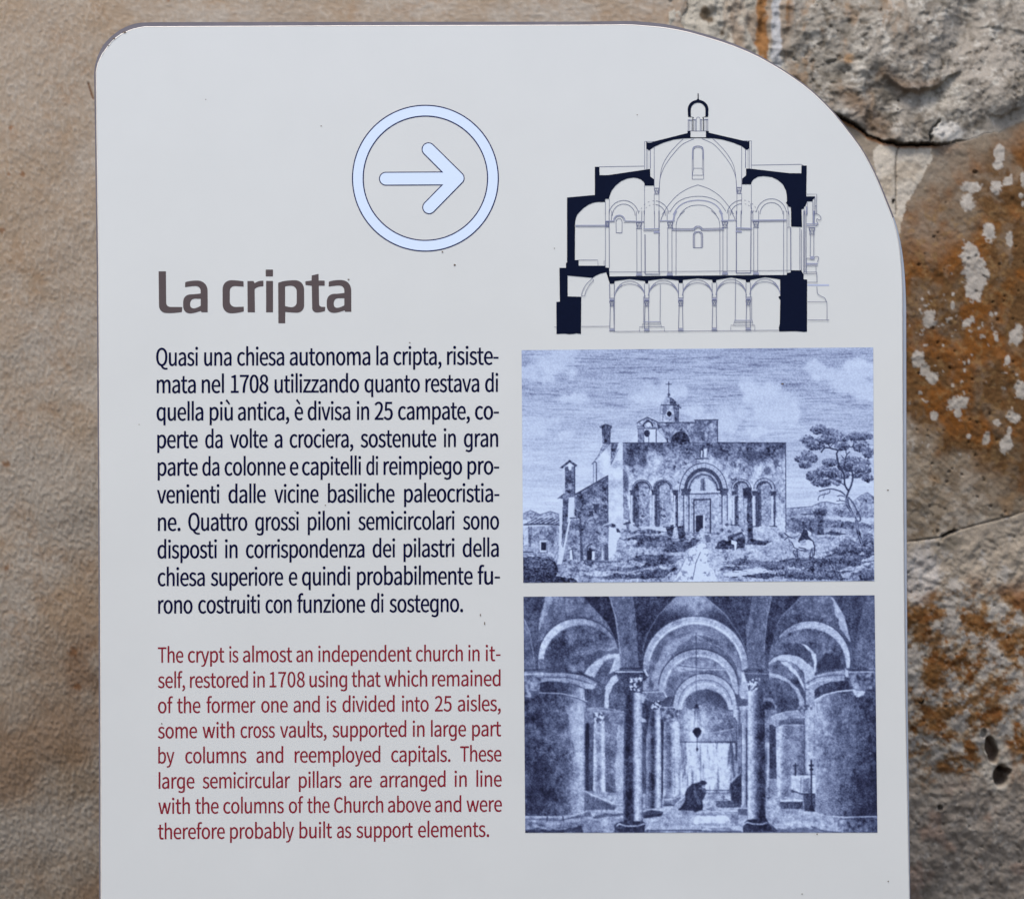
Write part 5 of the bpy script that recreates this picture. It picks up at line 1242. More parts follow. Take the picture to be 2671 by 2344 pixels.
    # statue over the door
    p.fill(b((65, 1130), (185, 1130), (185, 1250), (65, 1252)), .42, .8); p.fill(b((100, 1140), (140, 1120), (150, 1160), (140, 1240), (100, 1245)), .2); p.fill(b((145, 1150), (180, 1140), (175, 1240), (150, 1240)), .88); p.fill(b((118, 1165), (132, 1165), (130, 1240), (112, 1240)), .9); p.line(b((60, 1256), (195, 1250)), 2.4, .2)
    # standing column and tomb
    p.fill(d((560, 300), (610, 285), (655, 290), (672, 850), (640, 880), (590, 895)), wall_tone(.26, .2)); p.fill(d((568, 380), (606, 380), (612, 885), (588, 893)), wall_tone(.66, .25), .9, 2); p.fill(d((560, 300), (655, 288), (655, 400), (570, 400)), .14, .75, 3)
    p.fill(d((400, 820), (440, 790), (555, 760), (590, 820), (585, 930), (430, 950)), wall_tone(.24, .2)); p.fill(d((440, 820), (545, 770), (560, 800), (470, 850)), wall_tone(.5, .2)); p.fill(d((440, 850), (500, 870), (490, 960), (475, 950), (470, 900), (440, 890)), .93); p.line(d((430, 830), (550, 775)), 2.4, .1)
    p.fill(d((160, 800), (210, 790), (215, 870), (170, 880)), .34, .9, 3); p.fill(d((100, 740), (150, 720), (160, 800), (110, 800)), .8, .8, 5)
    # broken tower far off
    p.fill(d((1310, 545), (1360, 525), (1440, 530), (1455, 560), (1420, 600), (1425, 790), (1380, 800), (1325, 785), (1330, 600)), wall_tone(.26, .2), 1, 2); p.fill(d((1325, 600), (1360, 600), (1355, 790), (1325, 780)), .55, .7, 2)
    (xx, yy), = d((1385, 545)); p.dabs(xx, yy, 18, 9, 60, 1.2, 2.2, .1, .4); p.line(d((1180, 575), (1320, 570)), 2.2, .25); p.fill(d((1400, 785), (1560, 765), (1680, 780), (1560, 800)), .22, .9, 4)
    # rider on a mule
    p.fill(d((1100, 880), (1150, 840), (1250, 820), (1310, 860), (1325, 920), (1290, 950), (1160, 950), (1110, 930)), .84); p.line(d((1005, 850), (1040, 820), (1080, 860), (1110, 930), (1160, 950)), 2.2, .2); p.line(d((1005, 775), (1050, 815), (1090, 830)), 3, .2); p.fill(d((1035, 820), (1090, 835), (1140, 850), (1110, 900), (1070, 855)), .75)
    p.line(d((1240, 830), (1310, 860), (1328, 920), (1322, 1010)), 3.0, .16); p.line(d((1290, 950), (1270, 1060)), 3, .25); p.line(d((1300, 940), (1312, 1060)), 3, .25); p.line(d((1110, 960), (1100, 980), (1130, 1035)), 3, .25); p.line(d((1140, 950), (1150, 1055)), 3, .25)
    p.fill(d((1150, 870), (1185, 790), (1210, 730), (1245, 745), (1260, 800), (1300, 850), (1240, 850), (1170, 880)), .16, 1, 2); p.fill(d((1165, 860), (1230, 840), (1240, 900), (1180, 915)), wall_tone(.58, .3)); (xx, yy), = d((1212, 712)); p.oval(xx, yy, 4.2, 5, .22); p.line(d((1185, 700), (1215, 672), (1240, 720)), 2.6, .2); p.fill(d((1250, 745), (1290, 760), (1298, 800), (1265, 795)), .88); p.line(d((1250, 740), (1295, 765), (1298, 800)), 1.8, .25)
    p.line(d((1160, 930), (1235, 945), (1240, 965), (1170, 960)), 3, .25); p.line(d((1110, 830), (1170, 790)), 2, .3); p.line(d((1145, 1062), (1285, 1064)), 2.6, .24)
    # tree: crown clumps, then limbs
    for (x, y, rx, ry, n) in ((1370, 940, 85, 50, 190), (1250, 1050, 75, 50, 150), (1330, 1100, 110, 60, 220), (1500, 980, 85, 55, 190), (1240, 1210, 60, 50, 120), (1180, 1255, 75, 35, 110), (1290, 1250, 70, 45, 130), (1440, 1050, 90, 50, 190), (1590, 1040, 95, 70, 220), (1620, 1120, 80, 45, 130),
                              (1760, 1020, 80, 55, 170), (1870, 1010, 80, 45, 150), (1820, 1120, 90, 60, 200), (1900, 1190, 62, 55, 150), (1490, 1290, 80, 40, 150), (1730, 1270, 120, 45, 220), (1660, 1320, 80, 40, 150), (1830, 1300, 90, 45, 160)):
        (xx, yy), = b((x, y)); p.dabs(xx, yy, rx / K2, ry / K2, n, 1.3, 3.0, .10, .58, .82)
    for (x, y, rx, ry, n) in ((1230, 45, 70, 45, 120), (1330, 170, 95, 60, 210), (1440, 120, 100, 60, 210), (1400, 240, 110, 45, 170), (1530, 140, 80, 60, 180), (1560, 230, 50, 40, 70), (1480, 30, 70, 40, 120), (1680, 60, 110, 60, 240), (1830, 100, 100, 60, 210), (1890, 190, 60, 45, 120), (1640, 160, 60, 40, 110), (1780, 160, 60, 30, 80)):
        (xx, yy), = d((x, y)); p.dabs(xx, yy, rx / K2, ry / K2, n, 1.3, 3.0, .10, .56, .82)
    tr = lambda T, pts, w0, t=.16: p.line(smoothline(T(*pts), 5), w0, t)
    p.fill(d((1650, 420), (1665, 380), (1690, 395), (1700, 470), (1740, 560), (1790, 640), (1812, 780), (1850, 870), (1895, 990), (1930, 1005), (1860, 1005), (1815, 900), (1775, 760), (1755, 620), (1690, 530), (1660, 470)), wall_tone(.30, .22)); p.line(d((1660, 450), (1740, 580), (1775, 660), (1800, 800), (1850, 930)), 1.8, .68, .7)
    tr(d, ((1690, 395), (1740, 460), (1780, 540), (1810, 590), (1815, 640), (1800, 650)), 4.0, .28); tr(d, ((1668, 390), (1690, 330), (1720, 260), (1735, 170), (1715, 90), (1690, 60)), 5.0, .2); tr(d, ((1690, 330), (1650, 260), (1640, 150), (1590, 60), (1565, -20)), 4.4); tr(d, ((1650, 370), (1600, 330), (1500, 305), (1420, 320), (1380, 330)), 3.2)
    tr(d, ((1490, 310), (1480, 350), (1380, 380), (1365, 430)), 2.0); tr(d, ((1650, 270), (1590, 230), (1510, 200), (1440, 215)), 2.4); tr(d, ((1735, 170), (1780, 130), (1850, 120)), 2.6); tr(d, ((1650, 390), (1600, 375), (1570, 385)), 2.2); tr(d, ((1655, 440), (1610, 430), (1565, 435)), 2.2); tr(d, ((1600, 430), (1590, 405)), 1.6); tr(d, ((1440, 350), (1420, 405)), 1.5)
    tr(b, ((1580, 1345), (1575, 1260), (1562, 1200), (1575, 1165), (1520, 1145), (1440, 1135), (1400, 1180)), 4.0); tr(b, ((1500, 1140), (1460, 1085), (1400, 1060)), 2.2); tr(b, ((1500, 1120), (1540, 1070)), 1.8); tr(b, ((1575, 1165), (1640, 1120), (1760, 1135)), 2.6); tr(b, ((1640, 1345), (1665, 1220), (1700, 1180)), 3); tr(b, ((1650, 1260), (1610, 1215)), 2); tr(b, ((1665, 1200), (1660, 1160)), 1.8)
    # bushes by the tree, scrub in the corner
    for (x, y, rx, ry, n) in ((1680, 900, 90, 60, 210), (1600, 960, 90, 40, 170), (1760, 940, 90, 55, 210), (1900, 850, 60, 80, 170), (1920, 950, 50, 60, 120), (1890, 1220, 90, 70, 200), (1600, 1060, 220, 40, 280), (1300, 1230, 260, 45, 260), (900, 1130, 130, 40, 160), (1050, 1200, 140, 40, 150)):
        (xx, yy), = d((x, y)); p.dabs(xx, yy, rx / K2, ry / K2, n, 1.2, 3.0, .10, .5, .7)
    (xx, yy), = b((985, 455)); p.oval(xx, yy, 4, 2.2, .15)
    p.soften(.22)
    gr = fbm(X, Y, 2.6, 2, 120) - .5
    p.T = p.T + gr * (.17 + .18 * ss(.95, .4, p.T) * ss(.02, .3, p.T))
    p.T = np.clip(p.T, .02, 1)
    p.build("landscape_print", [(1360.5, 913.3), (2277.5, 906), (2280.5, 1514.5), (1364.8, 1519)], sign, "blue engraving of a church with a bare tree and a rider", L2)
def grain_at(x, y):
    return fbm(x, y, 4.2, 2, 105)
landscape()

def crypt():
    p = Print(1356, 1544, 2298, 2182, 1.3)
    X, Y = p.X, p.Y
    e = lambda *q: [(1350 + x / 4.2583, 1540 + y / 4.2583) for x, y in q]
    f = lambda *q: [(1810 + x / 4.1714, 1540 + y / 4.1714) for x, y in q]
    g = lambda *q: [(1350 + x / 4.2583, 1850 + y / 4.2583) for x, y in q]
    h = lambda *q: [(1810 + x / 4.1714, 1850 + y / 4.1714) for x, y in q]
    def tx(base, amp=.22, fine=.30):
        return lambda x, y: np.clip(base + (fbm(x, y, 26, 4, 131, .6) - .5) * amp * 2 + (fbm(x, y, 3.6, 2, 132) - .5) * fine, .01, .96)
    def sh(xs, ts, amp=.2, fine=.30, dy=0):
        """tone running across x (modelled column shading of the engraving)"""
        return lambda x, y: np.clip(np.interp(x, xs, ts) + (fbm(x, y, 22, 4, 133, .6) - .5) * amp * 2 + (fbm(x, y, 3.6, 2, 132) - .5) * fine, .01, .96)
    def shy(ys, ts, amp=.2):
        return lambda x, y: np.clip(np.interp(y, ys, ts) + (fbm(x, y, 22, 4, 133, .6) - .5) * amp * 2 + (fbm(x, y, 3.6, 2, 132) - .5) * .30, .01, .96)
    p.T[:] = .22
    p.T += (fbm(X, Y, 30, 4, 130) - .5) * .3
    # ---- vaults, left bay
    p.fill(e((60, 60), (310, 60), (240, 400), (210, 900), (60, 900)), tx(.22)); p.fill(e((70, 310), (130, 440), (190, 760), (200, 860), (70, 880)), tx(.34)); p.line(e((70, 310), (130, 440), (190, 780)), 2, .55)
    p.fill(e((310, 60), (720, 60), (860, 200), (1000, 360), (1100, 560), (1130, 640), (230, 560), (240, 400)), shy([1555, 1650], [.40, .32])); p.fill(e((315, 60), (420, 60), (300, 300), (235, 470), (225, 420)), .66, .75, 6); p.fill(e((720, 60), (1020, 60), (1090, 300), (1130, 620), (1000, 360)), tx(.13, .1))
    p.fill(e((225, 700), *arc(682, 755, 455, 452, 188, 352, 34), (1140, 900), (300, 905), (230, 880)), tx(.42, .25))
    p.ring(*e((682, 755))[0], 107, 106.5, 2.0, 182, 345, .10)
    p.fill(e(*arc(682, 755, 448, 446, 180, 348, 34), *arc(712, 775, 420, 395, 346, 182, 34)), lambda x, y: np.clip(.78 - ss(1440, 1600, x) * .32 + (fbm(x, y, 8, 3, 134) - .5) * .35, .2, .96))
    p.fill(e((300, 890), (300, 760), *arc(712, 790, 410, 405, 182, 340, 30), (1130, 700), (900, 740), (740, 905)), tx(.33, .34)); p.fill(e((300, 700), (400, 540), (560, 900), (300, 900)), .17, .55, 8); p.fill(e((560, 880), (740, 760), (740, 905)), .55, .6, 6); p.fill(e((740, 750), (900, 660), (1090, 690), (900, 740), (800, 820), (740, 900)), .2, .75, 5)
    p.fill(e((740, 920), (820, 820), (930, 745), (1040, 705), (1140, 700), (1145, 860), (1060, 900), (900, 990)), .74, .95, 3); p.fill(e((850, 960), (960, 780), (1060, 740), (1090, 740), (1000, 960), (960, 1200), (800, 1290), (790, 1120)), tx(.34, .2)); p.fill(e((1060, 880), (1100, 740), (1145, 760), (1145, 860)), .64)
    p.fill(e((960, 1290), (980, 1060), (1040, 960), (1110, 920), (1120, 990), (1060, 1050), (1020, 1150), (1010, 1310)), .72, 1, 2); p.fill(e((1010, 1310), (1030, 1140), (1080, 1040), (1180, 1010), (1180, 1340)), tx(.32, .25)); p.fill(e((760, 1080), (960, 1060), (960, 1290), (790, 1300), (760, 1300)), tx(.26, .2))
    # rib above the left column
    p.fill(e((1020, 60), (1280, 60), (1320, 400), (1338, 850), (1145, 860), (1125, 560), (1090, 300)), tx(.33, .15)); p.line(e((1020, 60), (1055, 180), (1090, 300), (1125, 560), (1140, 690)), 2.4, .66); p.line(e((1285, 100), (1320, 420), (1338, 840)), 1.8, .45)
    p.fill(e((1282, 60), (1770, 60), (1560, 270), (1440, 480), (1385, 700), (1390, 860), (1340, 850), (1322, 420)), tx(.14, .1))
    # ---- central nave of arches
    cx0 = 1814
    p.fill(e((1770, 60), (1560, 275), (1440, 480), (1390, 660)) + f((590, 690), (500, 480), (330, 240), (110, 58)), lambda x, y: np.clip(.66 - np.abs(x - cx0) / 260 - ss(1570, 1615, y) * .34 + (fbm(x, y, 14, 3, 135) - .5) * .3, .12, .9))
    p.line(e((1770, 60), (1560, 275), (1440, 480), (1390, 660)), 1.8, .5); p.line(f((110, 58), (330, 240), (500, 480), (590, 690)), 2.0, .72)
    p.fill([(1677, 1800), (1677, 1739)] + arc(cx0, 1739, 137, 132, 180, 360, 36) + [(1951, 1800)], lambda x, y: np.clip(.66 + (fbm(x, y, 10, 3, 136) - .5) * .25 - ss(1690, 1760, y) * .12, .2, .95))
    p.ring(cx0, 1739, 138, 133, 2.2, 182, 358, .16); p.ring(cx0, 1741, 122, 117, 3.6, 190, 350, .90)
    p.fill([(1694, 1800), (1692, 1748)] + arc(cx0, 1748, 121, 119, 184, 356, 36) + [(1938, 1800)], lambda x, y: np.clip(.50 - np.abs(x - cx0) / 900 + (fbm(x * .6, y, 16, 4, 137) - .5) * .45, .1, .9))
    p.fill([(1700, 1760), (1730, 1690), (1790, 1655), (1816, 1654), (1770, 1680), (1738, 1730), (1735, 1790), (1705, 1800)], .66, .75, 5); p.fill([(1820, 1654), (1870, 1668), (1915, 1720), (1930, 1770), (1905, 1735), (1870, 1690)], .26, .8, 4)
    p.fill([(1738, 1730), (1770, 1682), (1816, 1660), (1870, 1690), (1905, 1735), (1816, 1690)], lambda x, y: .36 + 0 * x, .7, 4)
    p.ring(1822, 1790, 104, 99, 2.6, 184, 356, .12)
    p.fill([(1721, 1810), (1719, 1790)] + arc(1822, 1790, 102, 97, 182, 358, 32) + [(1925, 1810)], lambda x, y: np.clip(.64 + (fbm(x, y, 10, 3, 138) - .5) * .2, .2, .95)); p.ring(1822, 1793, 88, 84, 2.8, 186, 354, .88)
    p.fill([(1737, 1815), (1735, 1795)] + arc(1824, 1796, 86, 83, 182, 358, 32) + [(1912, 1815)], lambda x, y: np.clip(.52 - ss(1730, 1760, y) * .12 + (fbm(x, y, 12, 4, 139) - .5) * .35, .1, .9))
    p.fill([(1762, 1740), (1780, 1732), (1830, 1738), (1895, 1740), (1905, 1746), (1830, 1748), (1770, 1750)], .74, .85, 2); p.line([(1770, 1735), (1830, 1742), (1890, 1742)], 2, .15); p.line([(1775, 1744), (1812, 1752)], 1.6, .2)
    p.ring(1839, 1838, 84, 83, 2.4, 184, 356, .14)
    p.fill([(1757, 1850), (1756, 1836)] + arc(1839, 1838, 82, 81, 182, 358, 30) + [(1922, 1850)], lambda x, y: np.clip(.68 + (fbm(x, y, 8, 3, 140) - .5) * .2, .2, .95)); p.ring(1839, 1842, 70, 70, 2.2, 184, 356, .30); p.ring(1839, 1846, 62, 64, 3.0, 186, 354, .80)
    def apse(x, y):
        t = .30 + ss(1826, 1775, x) * .0 + .42 * np.exp(-(((x - 1812) / 26) ** 2 + ((y - 1893) / 50) ** 2)) + .16 * np.exp(-(((x - 1835) / 60) ** 2 + ((y - 1900) / 40) ** 2))
        return np.clip(t + (fbm(x, y, 14, 4, 141, .6) - .5) * .5 + (fbm(x, y, 3.6, 2, 132) - .5) * .3, .05, .95)
    p.fill([(1768, 1940), (1768, 1860)] + arc(1839, 1852, 60, 56, 184, 356, 28) + [(1920, 1860), (1920, 1940)], apse); p.fill(arc(1842, 1846, 54, 48, 190, 350, 24) + [(1890, 1850), (1842, 1830), (1798, 1850)], .2, .8, 4)
    p.line([(1778, 1928), (1800, 1905), (1780, 1900)], 4, .4, .8); p.fill([(1832, 1912), (1870, 1908), (1918, 1898), (1920, 1932), (1830, 1935)], tx(.42, .2)); p.line([(1830, 1912), (1870, 1908), (1918, 1899)], 2.2, .66)
    p.line([(1772, 1934), (1920, 1934)], 2.6, .10)
    p.fill([(1772, 1937), (1920, 1937), (1932, 2062), (1768, 2075)], lambda x, y: np.clip(.88 - ss(1885, 1920, x) * .30 - ss(.5, .72, fbm(x, y / 9, 7, 3, 142)) * .42 - ss(1940, 1990, y) * 0 + (fbm(x, y, 3.6, 2, 132) - .5) * .25, .1, .97))
    p.line([(1840, 2060), (1905, 2060)], 3.0, .25); p.line([(1842, 2066), (1900, 2068)], 3.4, .4)
    # ---- right bays
    p.fill(f((115, 58), (640, 58), (610, 300), (590, 690), (500, 480), (330, 240)), tx(.14, .1))
    p.fill(f((645, 58), (850, 58), (800, 280), (770, 560), (775, 840), (590, 840), (580, 420), (610, 250)), tx(.30, .14)); p.line(f((848, 70), (800, 280), (770, 560), (768, 640)), 2.2, .66); p.line(f((640, 70), (605, 300), (590, 480)), 1.8, .42); p.line(f((575, 360), (580, 660)), 2.4, .55, .7)
    p.fill(f((852, 58), (1170, 58), (960, 270), (860, 520), (815, 700), (775, 700), (772, 560), (802, 280)), tx(.12, .1))
    p.fill(f((1170, 58), (1500, 58), (1640, 280), (1700, 560), (1500, 380), (1270, 320), (1040, 370), (870, 520), (960, 270)), shy([1555, 1625], [.42, .26])); p.fill(f((1500, 58), (1600, 200), (1680, 420), (1700, 560), (1600, 420), (1540, 250)), .74, .85, 6); p.line(f((1170, 62), (960, 270), (900, 380)), 1.8, .5)
    p.fill(f((1505, 58), (1980, 58), (1980, 840), (1740, 840), (1705, 560), (1640, 280)), tx(.20, .14)); p.fill(f((1880, 58), (1980, 58), (1980, 840), (1740, 840), (1760, 500)), tx(.30, .14), .9, 4); p.line(f((1860, 90), (1770, 420)), 2, .14)
    p.ring(*f((1268, 770))[0], 104, 106, 2.2, 186, 356, .12)
    p.fill(f((815, 800), (830, 640), (870, 520), *arc(1268, 770, 432, 440, 200, 350, 34), (1700, 830), (1640, 850), (1310, 890), (1200, 1010), (810, 1000)), tx(.30, .28))
    p.fill(f(*arc(1268, 770, 432, 440, 215, 362, 34), (1690, 845), (1662, 845), *arc(1240, 790, 412, 380, 358, 238, 34)), lambda x, y: np.clip(.72 + (fbm(x, y, 7, 3, 143) - .5) * .28 - ss(2090, 2050, x) * .2, .2, .96))
    p.fill(f((990, 520), (1200, 440), (1460, 500), (1350, 560), (1180, 540)), .44, .6, 8); p.fill(f((1340, 780), (1440, 670), (1580, 720), (1640, 840), (1330, 890)), .10, .8, 5); p.fill(f((1160, 570), (1250, 610), (1320, 690), (1340, 760), (1320, 880), (1300, 900), (1310, 770), (1260, 660)), .88, .95, 2); p.fill(f((1000, 560), (1160, 570), (1270, 690), (1300, 800), (1200, 720), (1040, 690)), .2, .7, 6)
    p.fill(f((808, 790), (860, 730), (950, 695), (1050, 690), (1150, 720), (1230, 780), (1310, 860), (1310, 960), (1210, 1010), (1200, 900), (1120, 800), (1000, 760), (900, 760), (812, 800)), .74, .95, 2); p.line(f((808, 785), (860, 726), (950, 690), (1050, 684), (1150, 712)), 2, .12)
    p.fill(f((812, 810), (930, 765), (1060, 770), (1150, 860), (1210, 1000), (1200, 1100), (1180, 960), (1080, 850), (960, 800)), tx(.36, .2)); p.fill(f((940, 765), (1010, 775), (1110, 860), (1180, 980), (1210, 1100), (1190, 1060), (1120, 930), (1030, 850)), .84, .95, 2)
    p.fill(f((815, 900), (910, 905), (1020, 960), (1130, 1060), (1200, 1190), (1200, 1260), (1150, 1260), (1120, 1110), (1020, 1000), (900, 945), (815, 940)), .66, .95, 2)
    p.fill(f((760, 950), (900, 948), (1020, 1005), (1115, 1110), (1150, 1270), (880, 1340), (760, 1340)), tx(.26, .2)); p.fill(f((760, 1160), (850, 1170), (900, 1260), (870, 1350), (760, 1400)), .66, .7, 4); p.oval(*f((800, 1290))[0], 20, 22, tx(.14, .1)); p.fill(f((1215, 1080), (1310, 1080), (1310, 1240), (1215, 1240)), tx(.58, .2))
    # ---- back walls and minor columns
    p.fill(e((745, 1290), (1180, 1340)) + g((1180, 960), (750, 960)), tx(.34, .28)); p.fill(g((750, 150), (800, 150), (790, 900), (755, 905)), .08); p.fill(g((800, 160), (850, 150), (850, 900), (790, 900)), tx(.26, .2))
    p.fill(e((790, 1300), (1180, 1345)) + g((1180, 30), (980, 40), (800, 40)), .52, .9, 3); p.line(e((790, 1302), (980, 1300), (1180, 1345)), 2, .7)
    p.fill(g((835, 30), (965, 30), (965, 150), (850, 150)), lambda x, y: np.clip(.2 + ss(.45, .6, fbm(x, y, 4, 2, 144)) * .7, .1, .9))
    p.fill(g((850, 150), (970, 150), (978, 965), (935, 965), (840, 900)), sh([1549, 1558, 1565, 1572, 1580], [.85, .5, .45, .85, .55], .25)); p.fill(g((975, 150), (1180, 160), (1180, 930), (978, 930)), tx(.40, .30)); p.fill(g((1120, 160), (1180, 160), (1180, 900), (1090, 900), (1095, 500)), .70, .8, 5)
    # floor
    p.fill(g((750, 900), (1200, 930), (2044, 940)) + h((60, 920), (600, 900), (1330, 900), (1330, 1120), (2000, 1170), (2000, 1370), (0, 1370)) + g((80, 1370), (760, 1100)), lambda x, y: np.clip(.62 + (fbm(x / 4, y, 9, 4, 145, .6) - .5) * .55 + (fbm(x, y, 3.6, 2, 132) - .5) * .25 - ss(2150, 2172, y) * .15, .1, .95))
    p.fill(g((755, 920), (820, 960), (900, 980), (1000, 1040), (1090, 1080), (1080, 1110), (755, 1112)), tx(.34, .1)); p.line(g((755, 905), (830, 945), (930, 985), (1090, 1050), (1180, 1050)), 3, .85)
    p.fill(g((830, 1200), (930, 1160), (1170, 1150), (1170, 1180), (960, 1190), (850, 1215)), .26, .9, 4); p.fill(g((720, 1250), (1080, 1200), (1080, 1330), (720, 1350)), tx(.45, .2), .7, 6); p.fill(g((900, 1230), (980, 1210), (1060, 1270), (920, 1290)), .72, .7, 5)
    p.fill(h((0, 1160), (330, 1150), (390, 1190), (330, 1230), (0, 1240)), .93, .9, 5); p.fill(h((0, 1262), (530, 1270), (530, 1330), (0, 1330)), lambda x, y: .45 + .35 * ss(.5, .6, fbm(x / 8, y, 4, 2, 146)), .9); p.fill(h((400, 1150), (490, 1160), (470, 1220), (400, 1240)), .35, .8, 5); p.fill(g((1420, 1330), (1480, 1290), (2044, 1280), (2044, 1330)), .7, .8, 3); p.line(h((0, 1320), (530, 1325)), 3, .2); p.line(g((1440, 1340), (2044, 1335)), 3, .22)
    p.fill(g((1620, 1140), (1860, 960), (1900, 1100), (1700, 1150), (1650, 1190)), .62, .7, 5); p.line(g((1630, 1150), (1860, 960)), 2.4, .88)
    # ---- second and third columns on the left
    p.fill(e((1385, 1120), (1620, 1120), (1660, 1180), (1600, 1230), (1450, 1220), (1390, 1180)), tx(.40, .2)); p.line(e((1385, 1125), (1620, 1120), (1658, 1180)), 2.6, .82); p.fill(e((1440, 1220), (1600, 1220), (1590, 1405), (1450, 1405)), lambda x, y: np.clip(.12 + ss(.46, .6, fbm(x, y, 4.2, 3, 147)) * ss(1690, 1705, x) * .8, .05, .9))
    p.fill(e((1385, 1230), (1480, 1220)) + g((1480, 0), (1490, 1090), (1420, 1090), (1430, 300), (1385, 200)), tx(.16, .12)); p.fill(g((1480, 0), (1590, 0), (1605, 1090), (1480, 1100), (1430, 1080), (1430, 300)), sh([1686, 1694, 1701, 1706, 1716, 1722, 1726], [.5, .35, .12, .2, .88, .72, .3], .18)); p.fill(g((1590, 100), (1625, 120), (1612, 980), (1600, 1000)), .10)
    p.fill(g((1390, 1140), (1480, 1110), (1620, 1130), (1610, 1170), (1400, 1200)), .22); p.line(g((1400, 1120), (1500, 1100), (1625, 1120)), 3, .8); p.fill(g((1390, 1180), (1610, 1150), (1600, 1180), (1400, 1205)), .1)
    p.fill(e((1580, 1290), (1750, 1290), (1800, 1350), (1800, 1405), (1600, 1405)), lambda x, y: np.clip(.35 + (fbm(x, y, 5, 2, 148) - .5) * .8, .1, .9)); p.line(e((1580, 1295), (1740, 1292), (1790, 1350)), 2.2, .8)
    p.fill(g((1590, 0), (1790, 0), (1800, 180), (1630, 180)), lambda x, y: np.clip(.42 + (fbm(x, y, 5, 2, 148) - .5) * .9, .1, .95))
    p.fill(g((1625, 130), (1735, 130), (1745, 975), (1615, 985)), sh([1730, 1738, 1748, 1758], [.70, .42, .35, .75], .3)); p.fill(g((1735, 130), (1800, 130), (1812, 940), (1750, 960)), sh([1757, 1766, 1775], [.75, .82, .55], .15)); p.fill(g((1625, 990), (1740, 970), (1810, 950), (1815, 980), (1740, 1060), (1630, 1070)), tx(.35, .2)); p.line(g((1640, 1000), (1740, 985), (1815, 955)), 3, .8); p.line(g((1620, 1060), (1740, 1060)), 3, .12)
    # ---- right-hand middle columns
    p.fill(f((480, 1090), (600, 1090), (600, 1180), (510, 1170)), tx(.6, .2)); p.fill(f((430, 1260), (590, 1250), (590, 1377), (430, 1377)), lambda x, y: np.clip(.6 + (fbm(x, y, 5, 2, 149) - .5) * .9, .15, .95)); p.fill(f((520, 880), (570, 860), (600, 1090), (500, 1090)), .68, .8, 4)
    p.fill(h((420, 0), (585, 0), (585, 1100), (510, 1050), (480, 700), (470, 130)), sh([1912, 1922, 1928, 1934, 1940, 1950], [.6, .75, .3, .7, .65, .25], .2)); p.line(h((515, 150), (515, 1030)), 2.4, .16); p.line(h((572, 200), (575, 1100)), 2.6, .12)
    p.fill(h((400, 780), (500, 690), (512, 700), (512, 1010), (400, 1005)), tx(.13, .08)); p.fill(h((390, 780), (490, 690), (505, 700), (402, 800)), .66, .9); p.fill(h((240, 985), (400, 985), (512, 1000), (512, 1065), (240, 1062)), tx(.24, .1)); p.line(h((240, 985), (400, 982)), 2.2, .75); p.oval(*h((318, 955))[0], 6.5, 8, .62); p.oval(*h((318, 950))[0], 5, 4, .2, .6); p.line(h((320, 975), (360, 975)), 2.4, .2)
    p.fill(h((130, 1080), (200, 1060), (240, 1110), (300, 1090), (340, 1110), (250, 1125), (180, 1090)), .3, .8, 3); p.fill(h((480, 1070), (580, 1080), (580, 1150), (480, 1140)), .3); p.line(h((470, 1070), (575, 1070)), 2.6, .85); p.line(h((20, 1140), (480, 1142)), 2.6, .42); p.line(h((60, 1110), (470, 1100)), 3, .8)
    p.fill(h((770, 0), (900, 0), (900, 160), (820, 160), (820, 940), (780, 940)), tx(.44, .25)); p.fill(h((800, 360), (820, 360), (818, 840), (790, 850)), .80, .8); p.fill(h((820, 320), (900, 320), (902, 640), (820, 640)), tx(.16, .1)); p.fill(h((820, 740), (905, 740), (905, 930), (830, 940)), tx(.56, .2)); p.line(h((820, 742), (905, 742)), 2.6, .15)
    p.fill(h((890, 190), (960, 160), (1200, 160), (1200, 720), (1060, 720), (1060, 940), (905, 945)), sh([2027, 2034, 2042, 2050, 2068, 2097], [.80, .82, .5, .40, .50, .36], .2)); p.line(h((892, 200), (960, 165), (1200, 165)), 2, .7)
    p.fill(h((820, 130), (840, 85), (900, 50), (1000, 20), (1130, 5), (1200, 40), (1200, 110), (1060, 130), (950, 165), (890, 185), (840, 160)), tx(.52, .2)); p.fill(h((930, 120), (1060, 90), (1200, 90), (1200, 140), (1060, 140), (920, 180)), .28, .8, 3); p.line(h((840, 85), (900, 50), (1000, 22), (1130, 8)), 1.8, .8)
    p.fill(f((1130, 1270), (1200, 1240), (1310, 1240), (1310, 1377), (1180, 1377)), lambda x, y: np.clip(.45 + (fbm(x, y, 6, 3, 150) - .5) * 1.1, .1, .95)); p.fill(h((1200, 0), (1320, 0), (1315, 70), (1210, 80)), .66, .9, 3); p.fill(h((1205, 60), (1320, 60), (1325, 200), (1325, 700), (1210, 700)), sh([2099, 2106, 2116, 2126], [.45, .76, .7, .5], .2)); p.line(h((1200, 120), (1200, 700)), 2.2, .2)
    # altar with cloth, candlestick and cross
    p.fill(h((1060, 720), (1325, 715), (1328, 920), (1160, 915), (1060, 875)), .82); p.fill(h((1180, 750), (1270, 750), (1260, 900), (1190, 900)), tx(.40, .25), .9, 4); p.fill(h((1100, 740), (1150, 770), (1140, 880), (1110, 860)), .6, .8, 4); p.line(h((1060, 722), (1320, 716)), 2.4, .93); p.line(h((1065, 875), (1160, 912), (1325, 915)), 3.4, .14); p.line(h((1165, 740), (1160, 910)), 2, .28)
